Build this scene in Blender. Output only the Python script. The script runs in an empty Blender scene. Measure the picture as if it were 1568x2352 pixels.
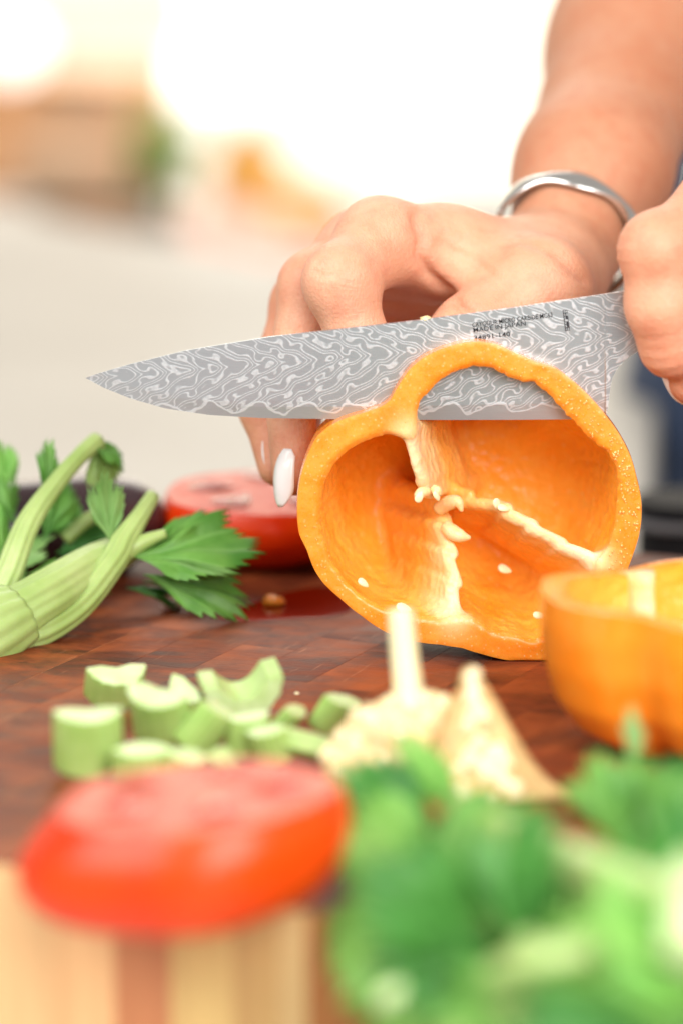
import bpy, bmesh, math, random
import numpy as np
from mathutils import Vector, Matrix, noise as mnoise
random.seed(7)
rng = np.random.default_rng(7)
S = bpy.context.scene
C = S.collection

# ------------------------------------------------------------------ camera
# The photograph is measured on a 1568 x 2352 grid ("u"). Focus plane: the cut face of the pepper (Y = 0).
FD, YH = 0.8, -200.0                          # distance to the pepper, height of the horizon in u
F_U, CX, CY = 8.573e3 * FD, 784.0, 1176.0          # focal length and centre in u
PITCH = math.atan((CY - YH) / F_U)
sp, cp = math.sin(PITCH), math.cos(PITCH)
_v = (1519.0 - CY) / F_U
CAM = Vector((0.0, -FD * (cp - _v * sp), FD * (sp + _v * cp)))
def ray(x, y):
    a, b = (x - CX) / F_U, (y - CY) / F_U
    return Vector((a, cp - b * sp, -sp - b * cp))
def P(x, y, d):            # point at axial depth d
    return CAM + ray(x, y) * d
def PY(x, y, Y=0.0):       # point on the upright plane Y
    r = ray(x, y); return CAM + r * ((Y - CAM.y) / r.y)
def G(x, y, z=0.0):        # point on the level plane z
    r = ray(x, y); return CAM + r * ((z - CAM.z) / r.z)
RIGHT, UP, FWD = Vector((1, 0, 0)), Vector((0, sp, cp)), Vector((0, cp, -sp))

cam_d = bpy.data.cameras.new('camera'); cam = bpy.data.objects.new('camera', cam_d); C.objects.link(cam)
cam.location = CAM; cam.rotation_euler = (math.pi / 2 - PITCH, 0, 0)
cam_d.sensor_width = 36; cam_d.sensor_fit = 'AUTO'; cam_d.lens = F_U / 2352 * 36
cam_d.clip_start = 0.01; cam_d.clip_end = 60
cam_d.dof.use_dof = True; cam_d.dof.focus_distance = FD - 0.001; cam_d.dof.aperture_fstop = F_U / 2352 * 36 / 23.0; cam_d.dof.aperture_blades = 0
S.camera = cam

# ------------------------------------------------------------------ light
W = bpy.data.worlds.new('World'); S.world = W; W.use_nodes = True
bg = W.node_tree.nodes['Background']; bg.inputs[0].default_value = (1.0, 0.955, 0.90, 1); bg.inputs[1].default_value = 0.34
def area(name, loc, target, sx, sy, power, col):
    l = bpy.data.lights.new(name, 'AREA'); l.shape = 'RECTANGLE'; l.size = sx; l.size_y = sy; l.energy = power; l.color = col
    o = bpy.data.objects.new(name, l); C.objects.link(o); o.location = loc
    o.rotation_euler = (Vector(target) - Vector(loc)).to_track_quat('-Z', 'Y').to_euler(); return o
area('key_softbox', (-0.75, -0.55, 0.85), (0, 0.0, 0.03), 0.7, 0.7, 10, (1, 0.97, 0.94))
area('window_back_light', (0.15, 1.7, 1.25), (0, 0, 0.05), 1.4, 0.9, 9, (1, 0.94, 0.85))
area('front_fill', (0.26, -0.76, 0.46), (0.04, 0, 0.05), 0.6, 0.5, 8.6, (1, 0.97, 0.94))
area('room_light', (0.25, 3.3, 2.6), (0.25, 5.8, 0.5), 2.4, 1.4, 165, (1, 0.95, 0.88))
S.view_settings.view_transform = 'Standard'; S.view_settings.look = 'None'; S.view_settings.gamma = 1; S.view_settings.exposure = 0.22
S.view_settings.use_curve_mapping = False
S.render.engine = 'CYCLES'; S.cycles.use_denoising = True; S.cycles.max_bounces = 6; S.cycles.caustics_reflective = False; S.cycles.caustics_refractive = False

# ------------------------------------------------------------------ material helper
class T:
    def __init__(s, name):
        s.m = bpy.data.materials.new(name); s.m.use_nodes = True; s.t = s.m.node_tree; s.N = s.t.nodes
        s.b = s.N['Principled BSDF']; s._co = None
    def new(s, k, **kw):
        n = s.N.new(k)
        for a, v in kw.items(): setattr(n, a, v)
        return n
    def set(s, sock, v):
        if hasattr(v, 'is_output') or isinstance(v, bpy.types.NodeSocket): s.t.links.new(v, sock)
        else: sock.default_value = v
    def co(s):
        if s._co is None: s._co = s.new('ShaderNodeTexCoord').outputs['Object']
        return s._co
    def math(s, op, a, b=0.0, c=0.0):
        n = s.new('ShaderNodeMath', operation=op); s.set(n.inputs[0], a); s.set(n.inputs[1], b); s.set(n.inputs[2], c); return n.outputs[0]
    def mapv(s, scale=(1, 1, 1), rot=(0, 0, 0), loc=(0, 0, 0), vec=None):
        n = s.new('ShaderNodeMapping'); s.set(n.inputs[0], vec or s.co()); n.inputs[1].default_value = loc; n.inputs[2].default_value = rot; n.inputs[3].default_value = scale
        return n.outputs[0]
    def noise(s, scale, detail=3, rough=0.55, dist=0.0, vec=None, col=False):
        n = s.new('ShaderNodeTexNoise'); s.set(n.inputs['Vector'], vec or s.co()); n.inputs['Scale'].default_value = scale
        n.inputs['Detail'].default_value = detail; n.inputs['Roughness'].default_value = rough; n.inputs['Distortion'].default_value = dist
        return n.outputs['Color' if col else 'Fac']
    def vor(s, scale, vec=None, feature='F1', out='Distance', rand=1.0):
        n = s.new('ShaderNodeTexVoronoi', feature=feature); s.set(n.inputs['Vector'], vec or s.co()); n.inputs['Scale'].default_value = scale
        n.inputs['Randomness'].default_value = rand; return n.outputs[out]
    def ramp(s, f, stops, interp='LINEAR'):
        n = s.new('ShaderNodeValToRGB'); s.set(n.inputs[0], f); e = n.color_ramp.elements; n.color_ramp.interpolation = interp
        while len(e) < len(stops): e.new(0.5)
        for i, (p, c) in enumerate(stops):
            e[i].position = p; e[i].color = (*c, 1) if not isinstance(c, (int, float)) else (c, c, c, 1)
        return n.outputs[0]
    def mix(s, f, a, b, blend='MIX'):
        n = s.new('ShaderNodeMix', data_type='RGBA', blend_type=blend); s.set(n.inputs[0], f)
        for i, v in ((6, a), (7, b)): s.set(n.inputs[i], (*v, 1) if isinstance(v, tuple) and len(v) == 3 else v)
        return n.outputs[2]
    def bump(s, h, strength=0.3, dist=0.001, normal=None):
        n = s.new('ShaderNodeBump'); s.set(n.inputs['Height'], h); n.inputs['Strength'].default_value = strength; n.inputs['Distance'].default_value = dist
        if normal: s.set(n.inputs['Normal'], normal)
        s.set(s.b.inputs['Normal'], n.outputs[0]); return n.outputs[0]
    def P(s, **kw):
        al = dict(col='Base Color', rough='Roughness', metal='Metallic', sss='Subsurface Weight', sssr='Subsurface Radius', ssss='Subsurface Scale',
                  spec='Specular IOR Level', coat='Coat Weight', coatr='Coat Roughness', trans='Transmission Weight', em='Emission Color', ems='Emission Strength', ior='IOR', alpha='Alpha', sheen='Sheen Weight')
        for k, v in kw.items():
            if isinstance(v, tuple) and k in ('col', 'em') and len(v) == 3: v = (*v, 1)
            s.set(s.b.inputs[al[k]], v)
        return s
def srgb(r, g, b):
    f = lambda c: ((c / 255 + 0.055) / 1.055) ** 2.4 if c > 10 else c / 255 / 12.92
    return (f(r), f(g), f(b))
M = {}
def simple(key, col, rough=0.5, var=0.0, vscale=60, bump=0.0, bscale=300, bd=0.0006, **kw):
    t = T(key)
    c = col
    if var:
        n = t.noise(vscale, 4)
        c = t.mix(t.ramp(n, [(0.3, 0.0), (0.7, 1.0)]), tuple(max(0, x * (1 - var)) for x in col), tuple(min(1, x * (1 + var)) for x in col))
    t.P(col=c, rough=rough, **kw)
    if bump: t.bump(t.noise(bscale, 3), bump, bd)
    M[key] = t.m; return t

# ------------------------------------------------------------------ object helper
def mesh_obj(name, verts, faces, mats, parent=None, smooth=True, fmat=None):
    me = bpy.data.meshes.new(name); me.from_pydata([tuple(v) for v in verts], [], faces)
    for m in (mats if isinstance(mats, (list, tuple)) else [mats]): me.materials.append(M[m] if isinstance(m, str) else m)
    if fmat is not None: me.polygons.foreach_set('material_index', fmat)
    if smooth: me.polygons.foreach_set('use_smooth', [True] * len(me.polygons))
    me.update()
    o = bpy.data.objects.new(name, me); C.objects.link(o)
    if parent: o.parent = parent; o.matrix_parent_inverse = parent.matrix_world.inverted() if False else Matrix.Translation(-parent.location)
    return o
def tag(o, label=None, cat=None, group=None, kind=None):
    if label: o['label'] = label
    if cat: o['category'] = cat
    if group: o['group'] = group
    if kind: o['kind'] = kind
    return o
def thing(name, loc, label, cat, group=None):
    o = bpy.data.objects.new(name, None); C.objects.link(o); o.location = loc; o.empty_display_size = 0.01
    return tag(o, label, cat, group)
def fix_normals(o):
    bm = bmesh.new(); bm.from_mesh(o.data); bmesh.ops.recalc_face_normals(bm, faces=bm.faces); bm.to_mesh(o.data); bm.free(); return o
def loft(rings, close_start=True, close_end=True):
    """rings: list of lists of points, closed loops of equal length -> verts, faces"""
    n = len(rings[0]); V = [p for r in rings for p in r]; Fc = []
    for i in range(len(rings) - 1):
        for j in range(n):
            a, b = i * n + j, i * n + (j + 1) % n
            Fc.append((a, b, b + n, a + n))
    if close_start: Fc.append(tuple(range(n))[::-1])
    if close_end: Fc.append(tuple(range((len(rings) - 1) * n, len(rings) * n)))
    return V, Fc
def catmull(pts, n):
    pts = [Vector(p) for p in pts]; out = []
    ext = [pts[0] * 2 - pts[1]] + pts + [pts[-1] * 2 - pts[-2]]
    for i in range(1, len(ext) - 2):
        p0, p1, p2, p3 = ext[i - 1:i + 3]
        for k in range(n):
            t = k / n
            out.append(0.5 * ((2 * p1) + (p2 - p0) * t + (2 * p0 - 5 * p1 + 4 * p2 - p3) * t * t + (3 * p1 - p0 - 3 * p2 + p3) * t ** 3))
    out.append(pts[-1]); return out
def tube(pts, radii, nseg=18, prof=None, sub=6, twist_up=Vector((0, 0, 1))):
    """swept tube with an optional profile r(angle); radii per control point"""
    path = catmull(pts, sub); rr = np.interp(np.linspace(0, len(pts) - 1, len(path)), range(len(pts)), radii)
    rings = []; 
    for i, p in enumerate(path):
        d = (path[min(i + 1, len(path) - 1)] - path[max(i - 1, 0)]).normalized()
        s = d.cross(twist_up)
        if s.length < 1e-4: s = d.cross(Vector((0, 1, 0)))
        s.normalize(); u = s.cross(d)
        ring = []
        for k in range(nseg):
            a = 2 * math.pi * k / nseg; r = rr[i] * (prof(a) if prof else 1)
            ring.append(p + (s * math.cos(a) + u * math.sin(a)) * r)
        rings.append(ring)
    return loft(rings)

# ---- implicit surfaces (hands): smooth unions of tapered capsules, meshed by surface nets
def smin(a, b, k):
    h = np.clip(0.5 + 0.5 * (b - a) / k, 0, 1); return b + (a - b) * h - k * h * (1 - h)
class Field:
    def __init__(s, lo, hi, h):
        s.lo = np.array(lo, np.float32); s.h = h
        n = np.ceil((np.array(hi) - np.array(lo)) / h).astype(int) + 1
        ax = [np.float32(lo[i]) + np.float32(h) * np.arange(n[i], dtype=np.float32) for i in range(3)]
        s.X, s.Y, s.Z = ax[0][:, None, None], ax[1][None, :, None], ax[2][None, None, :]
    def cap(s, a, b, ra, rb):
        a = np.array(a, np.float32); b = np.array(b, np.float32); ab = b - a; L = float(ab @ ab)
        px, py, pz = s.X - a[0], s.Y - a[1], s.Z - a[2]
        t = np.clip((px * ab[0] + py * ab[1] + pz * ab[2]) / L, 0, 1)
        return np.sqrt((px - t * ab[0]) ** 2 + (py - t * ab[1]) ** 2 + (pz - t * ab[2]) ** 2) - (ra + t * (rb - ra))
    def chain(s, pts, rad, k):
        d = None
        for i in range(len(pts) - 1):
            c = s.cap(pts[i], pts[i + 1], rad[i], rad[i + 1]); d = c if d is None else smin(d, c, k)
        return d
    def mesh(s, F):
        neg = F < 0; nx, ny, nz = F.shape
        cnt = np.zeros((nx - 1, ny - 1, nz - 1), np.int8)
        cor = [(i, j, k) for i in (0, 1) for j in (0, 1) for k in (0, 1)]
        for i, j, k in cor: cnt += neg[i:nx - 1 + i, j:ny - 1 + j, k:nz - 1 + k]
        act = (cnt > 0) & (cnt < 8); I = np.argwhere(act)
        vals = [F[I[:, 0] + i, I[:, 1] + j, I[:, 2] + k] for i, j, k in cor]
        pos = np.zeros((len(I), 3)); num = np.zeros(len(I))
        for a in range(8):
            for b in range(a + 1, 8):
                if sum(abs(cor[a][q] - cor[b][q]) for q in range(3)) != 1: continue
                va, vb = vals[a], vals[b]; m = (va < 0) != (vb < 0)
                t = np.where(m, va / np.where(m, va - vb, 1), 0)
                for q in range(3): pos[:, q] += np.where(m, cor[a][q] + t * (cor[b][q] - cor[a][q]), 0)
                num += m
        V = s.lo + (I + pos / num[:, None]) * s.h
        idx = -np.ones(act.shape, np.int64); idx[act] = np.arange(len(I))
        Q = []
        for ax in range(3):
            sl0 = [slice(None)] * 3; sl1 = [slice(None)] * 3; sl0[ax] = slice(0, -1); sl1[ax] = slice(1, None)
            ch = neg[tuple(sl0)] != neg[tuple(sl1)]; e = np.argwhere(ch)
            o1, o2 = [(1, 2), (2, 0), (0, 1)][ax]
            e = e[(e[:, o1] > 0) & (e[:, o2] > 0) & (e[:, o1] < act.shape[o1]) & (e[:, o2] < act.shape[o2])]
            def at(d1, d2):
                g = e.copy(); g[:, o1] -= d1; g[:, o2] -= d2; return idx[g[:, 0], g[:, 1], g[:, 2]]
            q = np.stack([at(1, 1), at(0, 1), at(0, 0), at(1, 0)], 1)
            fl = ~neg[e[:, 0], e[:, 1], e[:, 2]]; q[fl] = q[fl][:, ::-1]; Q.append(q)
        Q = np.concatenate(Q); Q = Q[(Q >= 0).all(1)]
        return V, Q
def crease(V, Q, lines):
    tmp = mesh_obj('tmp', V.tolist(), Q.tolist(), 'skin'); n = np.zeros(len(V) * 3); tmp.data.vertices.foreach_get('normal', n); n = n.reshape(-1, 3); bpy.data.objects.remove(tmp)
    rel = V - np.array(CAM); dep = rel @ np.array(FWD); u = CX + F_U * (rel @ np.array(RIGHT)) / dep; v = CY - F_U * (rel @ np.array(UP)) / dep; fac = np.clip(-(n * rel).sum(1) / np.linalg.norm(rel, axis=1) * 2, 0, 1)
    for pts, wd, amp, ymax in lines:
        d = np.full(len(V), 1e9)
        for (x0, y0), (x1, y1) in zip(pts, pts[1:]):
            ex, ey = x1 - x0, y1 - y0; t = np.clip(((u - x0) * ex + (v - y0) * ey) / (ex * ex + ey * ey), 0, 1); d = np.minimum(d, np.hypot(u - x0 - t * ex, v - y0 - t * ey))
        V = V - n * (amp * np.exp(-(d / wd) ** 2) * fac * (V[:, 1] < ymax))[:, None]
    return V
def np_obj(name, V, Q, mat, parent=None):
    return mesh_obj(name, V.tolist(), Q.tolist(), mat, parent)

# ------------------------------------------------------------------ materials
ORG = (1.0, 0.35, 0.12)
def pepper_mats():
    t = T('pepper_cut_flesh')
    n1 = t.noise(140, 4); n2 = t.noise(900, 3)
    c = t.mix(t.ramp(n1, [(0.3, 0), (0.7, 1)]), srgb(255, 142, 30), srgb(255, 168, 64))
    c = t.mix(t.ramp(t.vor(700), [(0.08, 0.6), (0.24, 0.0)]), c, srgb(255, 212, 146))
    pa = t.new('ShaderNodeAttribute', attribute_name='pale').outputs['Fac']; c = t.mix(pa, c, srgb(255, 224, 164))
    t.P(col=c, rough=t.ramp(n2, [(0.35, 0.2), (0.7, 0.5)]), sss=0.35, sssr=(0.004, 0.0018, 0.0005), ssss=0.6, spec=0.5)
    t.bump(t.math('ADD', t.noise(520, 3), t.math('MULTIPLY', t.noise(1500, 2), 0.5)), 0.16, 0.0005); M['pepper_cut_flesh'] = t.m
    t = T('pepper_inner'); n1 = t.noise(70, 4)
    c = t.mix(t.ramp(n1, [(0.3, 0), (0.75, 1)]), srgb(255, 172, 48), srgb(255, 194, 88))
    c = t.mix(t.ramp(t.vor(230, vec=t.mapv()), [(0.02, 0.5), (0.22, 0.0)]), c, srgb(255, 206, 130))
    pa = t.new('ShaderNodeAttribute', attribute_name='pale').outputs['Fac']
    c = t.mix(pa, c, t.mix(t.ramp(n1, [(0.3, 0), (0.75, 1)]), srgb(255, 214, 150), srgb(255, 238, 200)))
    t.P(col=c, rough=0.34, sss=0.3, sssr=(0.006, 0.0028, 0.0008), ssss=0.6, spec=0.4)
    t.bump(t.math('ADD', t.noise(190, 3), t.math('MULTIPLY', t.vor(330), 0.5)), 0.55, 0.0016); M['pepper_inner'] = t.m
    t = T('pepper_skin'); n1 = t.noise(45, 3)
    t.P(col=t.mix(t.ramp(n1, [(0.3, 0), (0.7, 1)]), srgb(255, 138, 22), srgb(255, 164, 54)), rough=0.24, sss=0.3, sssr=(0.005, 0.0024, 0.0007), ssss=0.6, coat=0.3, coatr=0.12)
    t.bump(t.noise(260, 2), 0.08, 0.0006); M['pepper_skin'] = t.m
    t = T('pepper_rib'); n1 = t.noise(160, 4)
    pa = t.new('ShaderNodeAttribute', attribute_name='pale').outputs['Fac']
    c = t.mix(pa, srgb(246, 140, 40), t.mix(t.ramp(n1, [(0.3, 0), (0.75, 1)]), srgb(255, 206, 138), srgb(255, 234, 190)))
    t.P(col=c, rough=0.38, sss=0.5, sssr=(0.006, 0.003, 0.001), ssss=0.6)
    t.bump(t.noise(420, 3), 0.5, 0.0008); M['pepper_rib'] = t.m
    simple('seed', srgb(255, 232, 186), 0.42, var=0.08, vscale=600, sss=0.3, sssr=(0.003, 0.002, 0.001), ssss=0.5, bump=0.2)
pepper_mats()

def skin_mat():
    t = T('skin'); n1 = t.noise(38, 4); n2 = t.noise(170, 4)
    c = t.mix(t.ramp(n1, [(0.32, 0), (0.7, 1)]), srgb(224, 164, 130), srgb(238, 188, 156))
    c = t.mix(t.math('MULTIPLY', t.ramp(n2, [(0.45, 0), (0.75, 1)]), 0.35), c, srgb(212, 122, 94))
    c = t.mix(t.math('MULTIPLY', t.new('ShaderNodeAttribute', attribute_name='tan').outputs['Fac'], 0.9), c, t.mix(0.62, c, srgb(172, 100, 62)))  # far forearm's shade put into the skin colour by this brown mix
    c = t.mix(t.math('MULTIPLY', t.new('ShaderNodeAttribute', attribute_name='flush').outputs['Fac'], 0.5), c, t.mix(0.6, c, srgb(206, 104, 82)))
    t.P(col=c, rough=0.5, sss=0.35, sssr=(0.007, 0.0030, 0.0016), ssss=0.4, spec=0.4)
    v = t.vor(1500, vec=t.mapv((1, 1, 0.55))); li = t.noise(1.0, 3, 0.6, 0.8, vec=t.mapv((260, 260, 1500))); t.bump(t.math('ADD', t.math('ADD', t.math('MULTIPLY', v, 0.6), t.noise(700, 4)), t.math('MULTIPLY', li, 0.7)), 0.42, 0.00045); M['skin'] = t.m
skin_mat()
simple('nail_polish', (0.95, 0.955, 0.96), 0.2, coat=0.3, coatr=0.08)
simple('silver', (0.86, 0.85, 0.82), 0.24, metal=1.0, bump=0.12, bscale=900, bd=0.0004)
simple('handle_black', (0.02, 0.02, 0.022), 0.35)

def blade_mat():
    t = T('damascus_steel'); co = t.co()
    sx = t.new('ShaderNodeSeparateXYZ'); t.set(sx.inputs[0], co); x, z = sx.outputs[0], sx.outputs[2]
    mm = lambda s_, k: t.math('MULTIPLY', s_, k)
    # distance to the mid line of the blade: the layers lean either way from it
    mid = t.math('ADD', mm(x, 0.085), PY(960, 806, 0.006).z - PY(960, 806, 0.006).x * 0.085)
    dz = t.math('SUBTRACT', z, mid); adz = t.math('SMOOTH_MAX', dz, mm(dz, -1.0), 0.0012)
    comb = t.new('ShaderNodeCombineXYZ')
    t.set(comb.inputs[0], t.math('ADD', mm(x, 520), mm(adz, 640))); t.set(comb.inputs[1], mm(adz, 260)); t.set(comb.inputs[2], mm(dz, 30))
    n = t.noise(0.26, 0.4, 0.5, 0.25, vec=comb.outputs[0])
    comb2 = t.new('ShaderNodeCombineXYZ'); t.set(comb2.inputs[0], mm(x, 1000)); t.set(comb2.inputs[1], mm(z, 1000))
    w = t.noise(0.16, 0.6, 0.5, 0.2, vec=comb2.outputs[0])
    comb3 = t.new('ShaderNodeCombineXYZ'); t.set(comb3.inputs[0], t.math('ADD', mm(x, 1000), mm(adz, 700))); t.set(comb3.inputs[1], mm(dz, 1000))
    vo = t.new('ShaderNodeTexVoronoi', feature='SMOOTH_F1', voronoi_dimensions='2D'); t.set(vo.inputs['Vector'], comb3.outputs[0]); vo.inputs['Scale'].default_value = 0.135; vo.inputs['Randomness'].default_value = 0.55; vo.inputs['Smoothness'].default_value = 0.35
    # layers running aslant, pushed into rows of drops
    n1 = t.noise(0.10, 1.0, 0.5, 0.0, vec=comb2.outputs[0]); n2 = t.noise(0.13, 1.0, 0.5, 0.0, vec=t.mapv(loc=(31, 17, 0), vec=comb2.outputs[0]))
    pa = t.math('COSINE', t.math('ADD', mm(t.math('ADD', x, mm(adz, 0.9)), 6283.2 / 7.6), mm(n1, 4.5)))
    pb = t.math('COSINE', t.math('ADD', mm(adz, 6283.2 / 6.0), mm(n2, 4.5)))
    v = t.math('ADD', t.math('ADD', mm(t.math('MULTIPLY', pa, pb), 0.88), t.math('ADD', mm(n, 0.5), mm(w, 1.4))), t.math('ADD', mm(adz, 690), mm(x, 370)))
    fr = t.math('PINGPONG', v, 0.5)
    line = t.math('MULTIPLY', t.ramp(fr, [(0.30, 0.0), (0.40, 1.0)]), t.ramp(t.noise(0.9, 2, vec=comb2.outputs[0]), [(0.3, 0.55), (0.6, 1.0)]))
    # the bare bevel along the edge, met by a wavy border
    ez = PY(900, 965, 0.006).z
    bz = t.math('SUBTRACT', z, t.math('ADD', ez + 0.0018, t.math('ADD', mm(t.math('SINE', mm(x, 500)), 0.0012), mm(t.noise(0.25, 1, vec=comb2.outputs[0]), 0.0030))))
    border = t.ramp(t.math('ABSOLUTE', t.math('DIVIDE', bz, 0.001)), [(0.20, 1.0), (0.42, 0.0)])
    keep = t.ramp(t.math('ADD', t.math('DIVIDE', bz, 0.0004), 0.5), [(0.0, 0.0), (1.0, 1.0)])
    f = t.math('MAXIMUM', t.math('MULTIPLY', line, keep), border)
    fine = t.noise(1.0, 2, vec=t.mapv((300, 300, 9000)))
    dark = t.mix(fine, (0.41, 0.46, 0.49), (0.51, 0.56, 0.59))
    t.P(col=t.mix(f, dark, (0.70, 0.75, 0.78)), metal=0.6, rough=t.math('ADD', mm(f, 0.12), 0.28), spec=0.5)
    t.bump(f, 0.12, 0.0002); M['damascus_steel'] = t.m
blade_mat()
simple('etched_black', (0.012, 0.014, 0.02), 0.5)

def celery_mats():
    t = T('celery_skin')
    c = t.mix(t.ramp(t.noise(60, 4), [(0.3, 0), (0.7, 1)]), srgb(150, 192, 96), srgb(194, 222, 140))
    t.P(col=c, rough=0.34, sss=0.3, sssr=(0.003, 0.004, 0.0012), ssss=0.6); t.bump(t.noise(500, 3), 0.15, 0.0006); M['celery_skin'] = t.m
    t = T('celery_cut')
    c = t.mix(t.ramp(t.noise(220, 4), [(0.3, 0), (0.7, 1)]), srgb(192, 218, 146), srgb(216, 234, 182))
    t.P(col=c, rough=0.32, sss=0.35, sssr=(0.003, 0.004, 0.0012), ssss=0.6); t.bump(t.noise(900, 3), 0.3, 0.0006); M['celery_cut'] = t.m
    t = T('celery_inner'); c = t.mix(t.ramp(t.noise(120, 4), [(0.3, 0), (0.7, 1)]), srgb(168, 200, 118), srgb(196, 218, 150))
    t.P(col=c, rough=0.35, sss=0.3, sssr=(0.003, 0.004, 0.0012), ssss=0.6); t.bump(t.noise(600, 3), 0.2, 0.0006); M['celery_inner'] = t.m
    t = T('celery_stalk'); sx = t.new('ShaderNodeSeparateXYZ')
    c = t.mix(t.ramp(t.noise(38, 4), [(0.3, 0), (0.7, 1)]), srgb(146, 176, 92), srgb(188, 208, 138))
    t.P(col=c, rough=0.38, sss=0.3, sssr=(0.003, 0.004, 0.0012), ssss=0.6); t.bump(t.noise(420, 3), 0.25, 0.0006); M['celery_stalk'] = t.m
    for key, a, b in (('leaf_mid', (80, 142, 54), (128, 184, 84)), ('leaf_pale', (122, 172, 92), (162, 200, 124)), ('leaf_deep', (54, 120, 46), (86, 154, 64)), ('leaf_bright', (108, 176, 72), (154, 208, 104)), ('leaf_olive', (140, 176, 92), (178, 206, 126))):
        t = T(key); at = t.new('ShaderNodeAttribute', attribute_name='vein'); ve = at.outputs['Fac']
        c = t.mix(t.ramp(t.noise(80, 4), [(0.3, 0), (0.7, 1)]), srgb(*a), srgb(*b))
        c = t.mix(t.math('MULTIPLY', ve, 0.55), c, srgb(*[min(255, q + 50) for q in b]))
        t.P(col=c, rough=0.42, spec=0.4)
        tr = t.new('ShaderNodeBsdfTranslucent'); t.set(tr.inputs[0], t.mix(0.0, srgb(*b), (0, 0, 0)))
        mx = t.new('ShaderNodeMixShader'); mx.inputs[0].default_value = 0.3
        t.t.links.new(t.b.outputs[0], mx.inputs[1]); t.t.links.new(tr.outputs[0], mx.inputs[2]); t.t.links.new(mx.outputs[0], t.N['Material Output'].inputs[0])
        t.bump(t.math('ADD', t.noise(300, 3), t.math('MULTIPLY', ve, -0.8)), 0.3, 0.0008); M[key] = t.m
celery_mats()

def tomato_mats():
    t = T('tomato_skin')
    t.P(col=t.mix(t.ramp(t.noise(30, 3), [(0.3, 0), (0.7, 1)]), srgb(222, 46, 4), srgb(242, 78, 12)), rough=0.3, sss=0.25, sssr=(0.005, 0.0015, 0.0006), ssss=0.6, spec=0.35)
    M['tomato_skin'] = t.m
    t = T('tomato_flesh')
    t.P(col=t.mix(t.ramp(t.noise(120, 4), [(0.3, 0), (0.7, 1)]), srgb(214, 78, 58), srgb(236, 132, 108)), rough=0.45, sss=0.4, sssr=(0.006, 0.002, 0.001), ssss=0.6)
    t.bump(t.noise(500, 3), 0.5, 0.0008); M['tomato_flesh'] = t.m
    t = T('tomato_jelly')
    t.P(col=t.mix(t.ramp(t.vor(260), [(0.15, 1), (0.3, 0)]), srgb(170, 52, 30), srgb(176, 168, 116)), rough=0.12, sss=0.3, sssr=(0.006, 0.002, 0.001), ssss=0.6)
    t.bump(t.vor(260), 0.5, 0.001); M['tomato_jelly'] = t.m
tomato_mats()

def wood_mats():
    t = T('board_end_grain'); oi = t.new('ShaderNodeObjectInfo'); r = oi.outputs['Random']
    off = t.new('ShaderNodeVectorMath', operation='ADD'); t.set(off.inputs[0], t.co())
    cx = t.new('ShaderNodeCombineXYZ'); 
    for i in range(3): t.set(cx.inputs[i], t.math('MULTIPLY', r, 3.7 + i))
    t.set(off.inputs[1], cx.outputs[0]); v = off.outputs[0]
    base = t.ramp(r, [(0.0, srgb(84, 42, 26)), (0.22, srgb(120, 62, 38)), (0.45, srgb(146, 76, 42)), (0.62, srgb(104, 54, 36)), (0.8, srgb(168, 90, 48)), (1.0, srgb(190, 112, 62))])
    base = t.mix(0.86, base, srgb(128, 60, 34)); gp = t.new('ShaderNodeNewGeometry').outputs['Position']
    wide = t.noise(1.0, 5, 0.65, 1.2, vec=t.mapv((26, 70, 26), rot=(0, 0, 0.25), vec=gp))
    base = t.mix(t.ramp(wide, [(0.36, 0.9), (0.56, 0.0)]), base, srgb(62, 28, 18)); base = t.mix(t.ramp(wide, [(0.58, 0.0), (0.74, 0.6)]), base, srgb(186, 94, 46))
    g = t.noise(1.0, 5, 0.6, 0.6, vec=t.mapv((60, 420, 60), vec=v)); 
    big = t.noise(34, 4, 0.6, 0.4, vec=v)
    c = t.mix(t.ramp(g, [(0.3, 0.0), (0.72, 1.0)]), t.mix(0.55, base, srgb(66, 30, 20)), base)
    c = t.mix(t.ramp(big, [(0.42, 0.0), (0.68, 0.75)]), c, t.mix(0.6, base, srgb(198, 106, 52)))
    c = t.mix(t.ramp(t.noise(1.0, 3, vec=t.mapv((900, 60, 60), rot=(0, 0, 0.5), vec=v)), [(0.66, 0.0), (0.74, 0.35)]), c, srgb(206, 150, 112))
    t.P(col=c, rough=t.ramp(wide, [(0.3, 0.42), (0.7, 0.62)]), spec=0.2)
    t.bump(t.math('ADD', g, t.noise(900, 3, vec=v)), 0.3, 0.0005); M['board_end_grain'] = t.m
    t = T('board_side_grain'); oi = t.new('ShaderNodeObjectInfo'); r = oi.outputs['Random']
    base = oi.outputs['Color']
    g = t.noise(1.0, 5, 0.6, 0.5, vec=t.mapv((240, 240, 12)))
    t.P(col=t.mix(t.ramp(g, [(0.3, 0), (0.7, 1)]), t.mix(0.4, base, srgb(150, 84, 44)), t.mix(0.16, base, srgb(150, 84, 44))), rough=0.5); t.bump(g, 0.15, 0.0005); M['board_side_grain'] = t.m
    t = T('pale_wood'); g = t.noise(1.0, 5, 0.6, 0.5, vec=t.mapv((6, 6, 60)))
    t.P(col=t.mix(g, srgb(216, 152, 102), srgb(240, 190, 142)), rough=0.5); t.bump(g, 0.2, 0.001); M['pale_wood'] = t.m
wood_mats()

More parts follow.
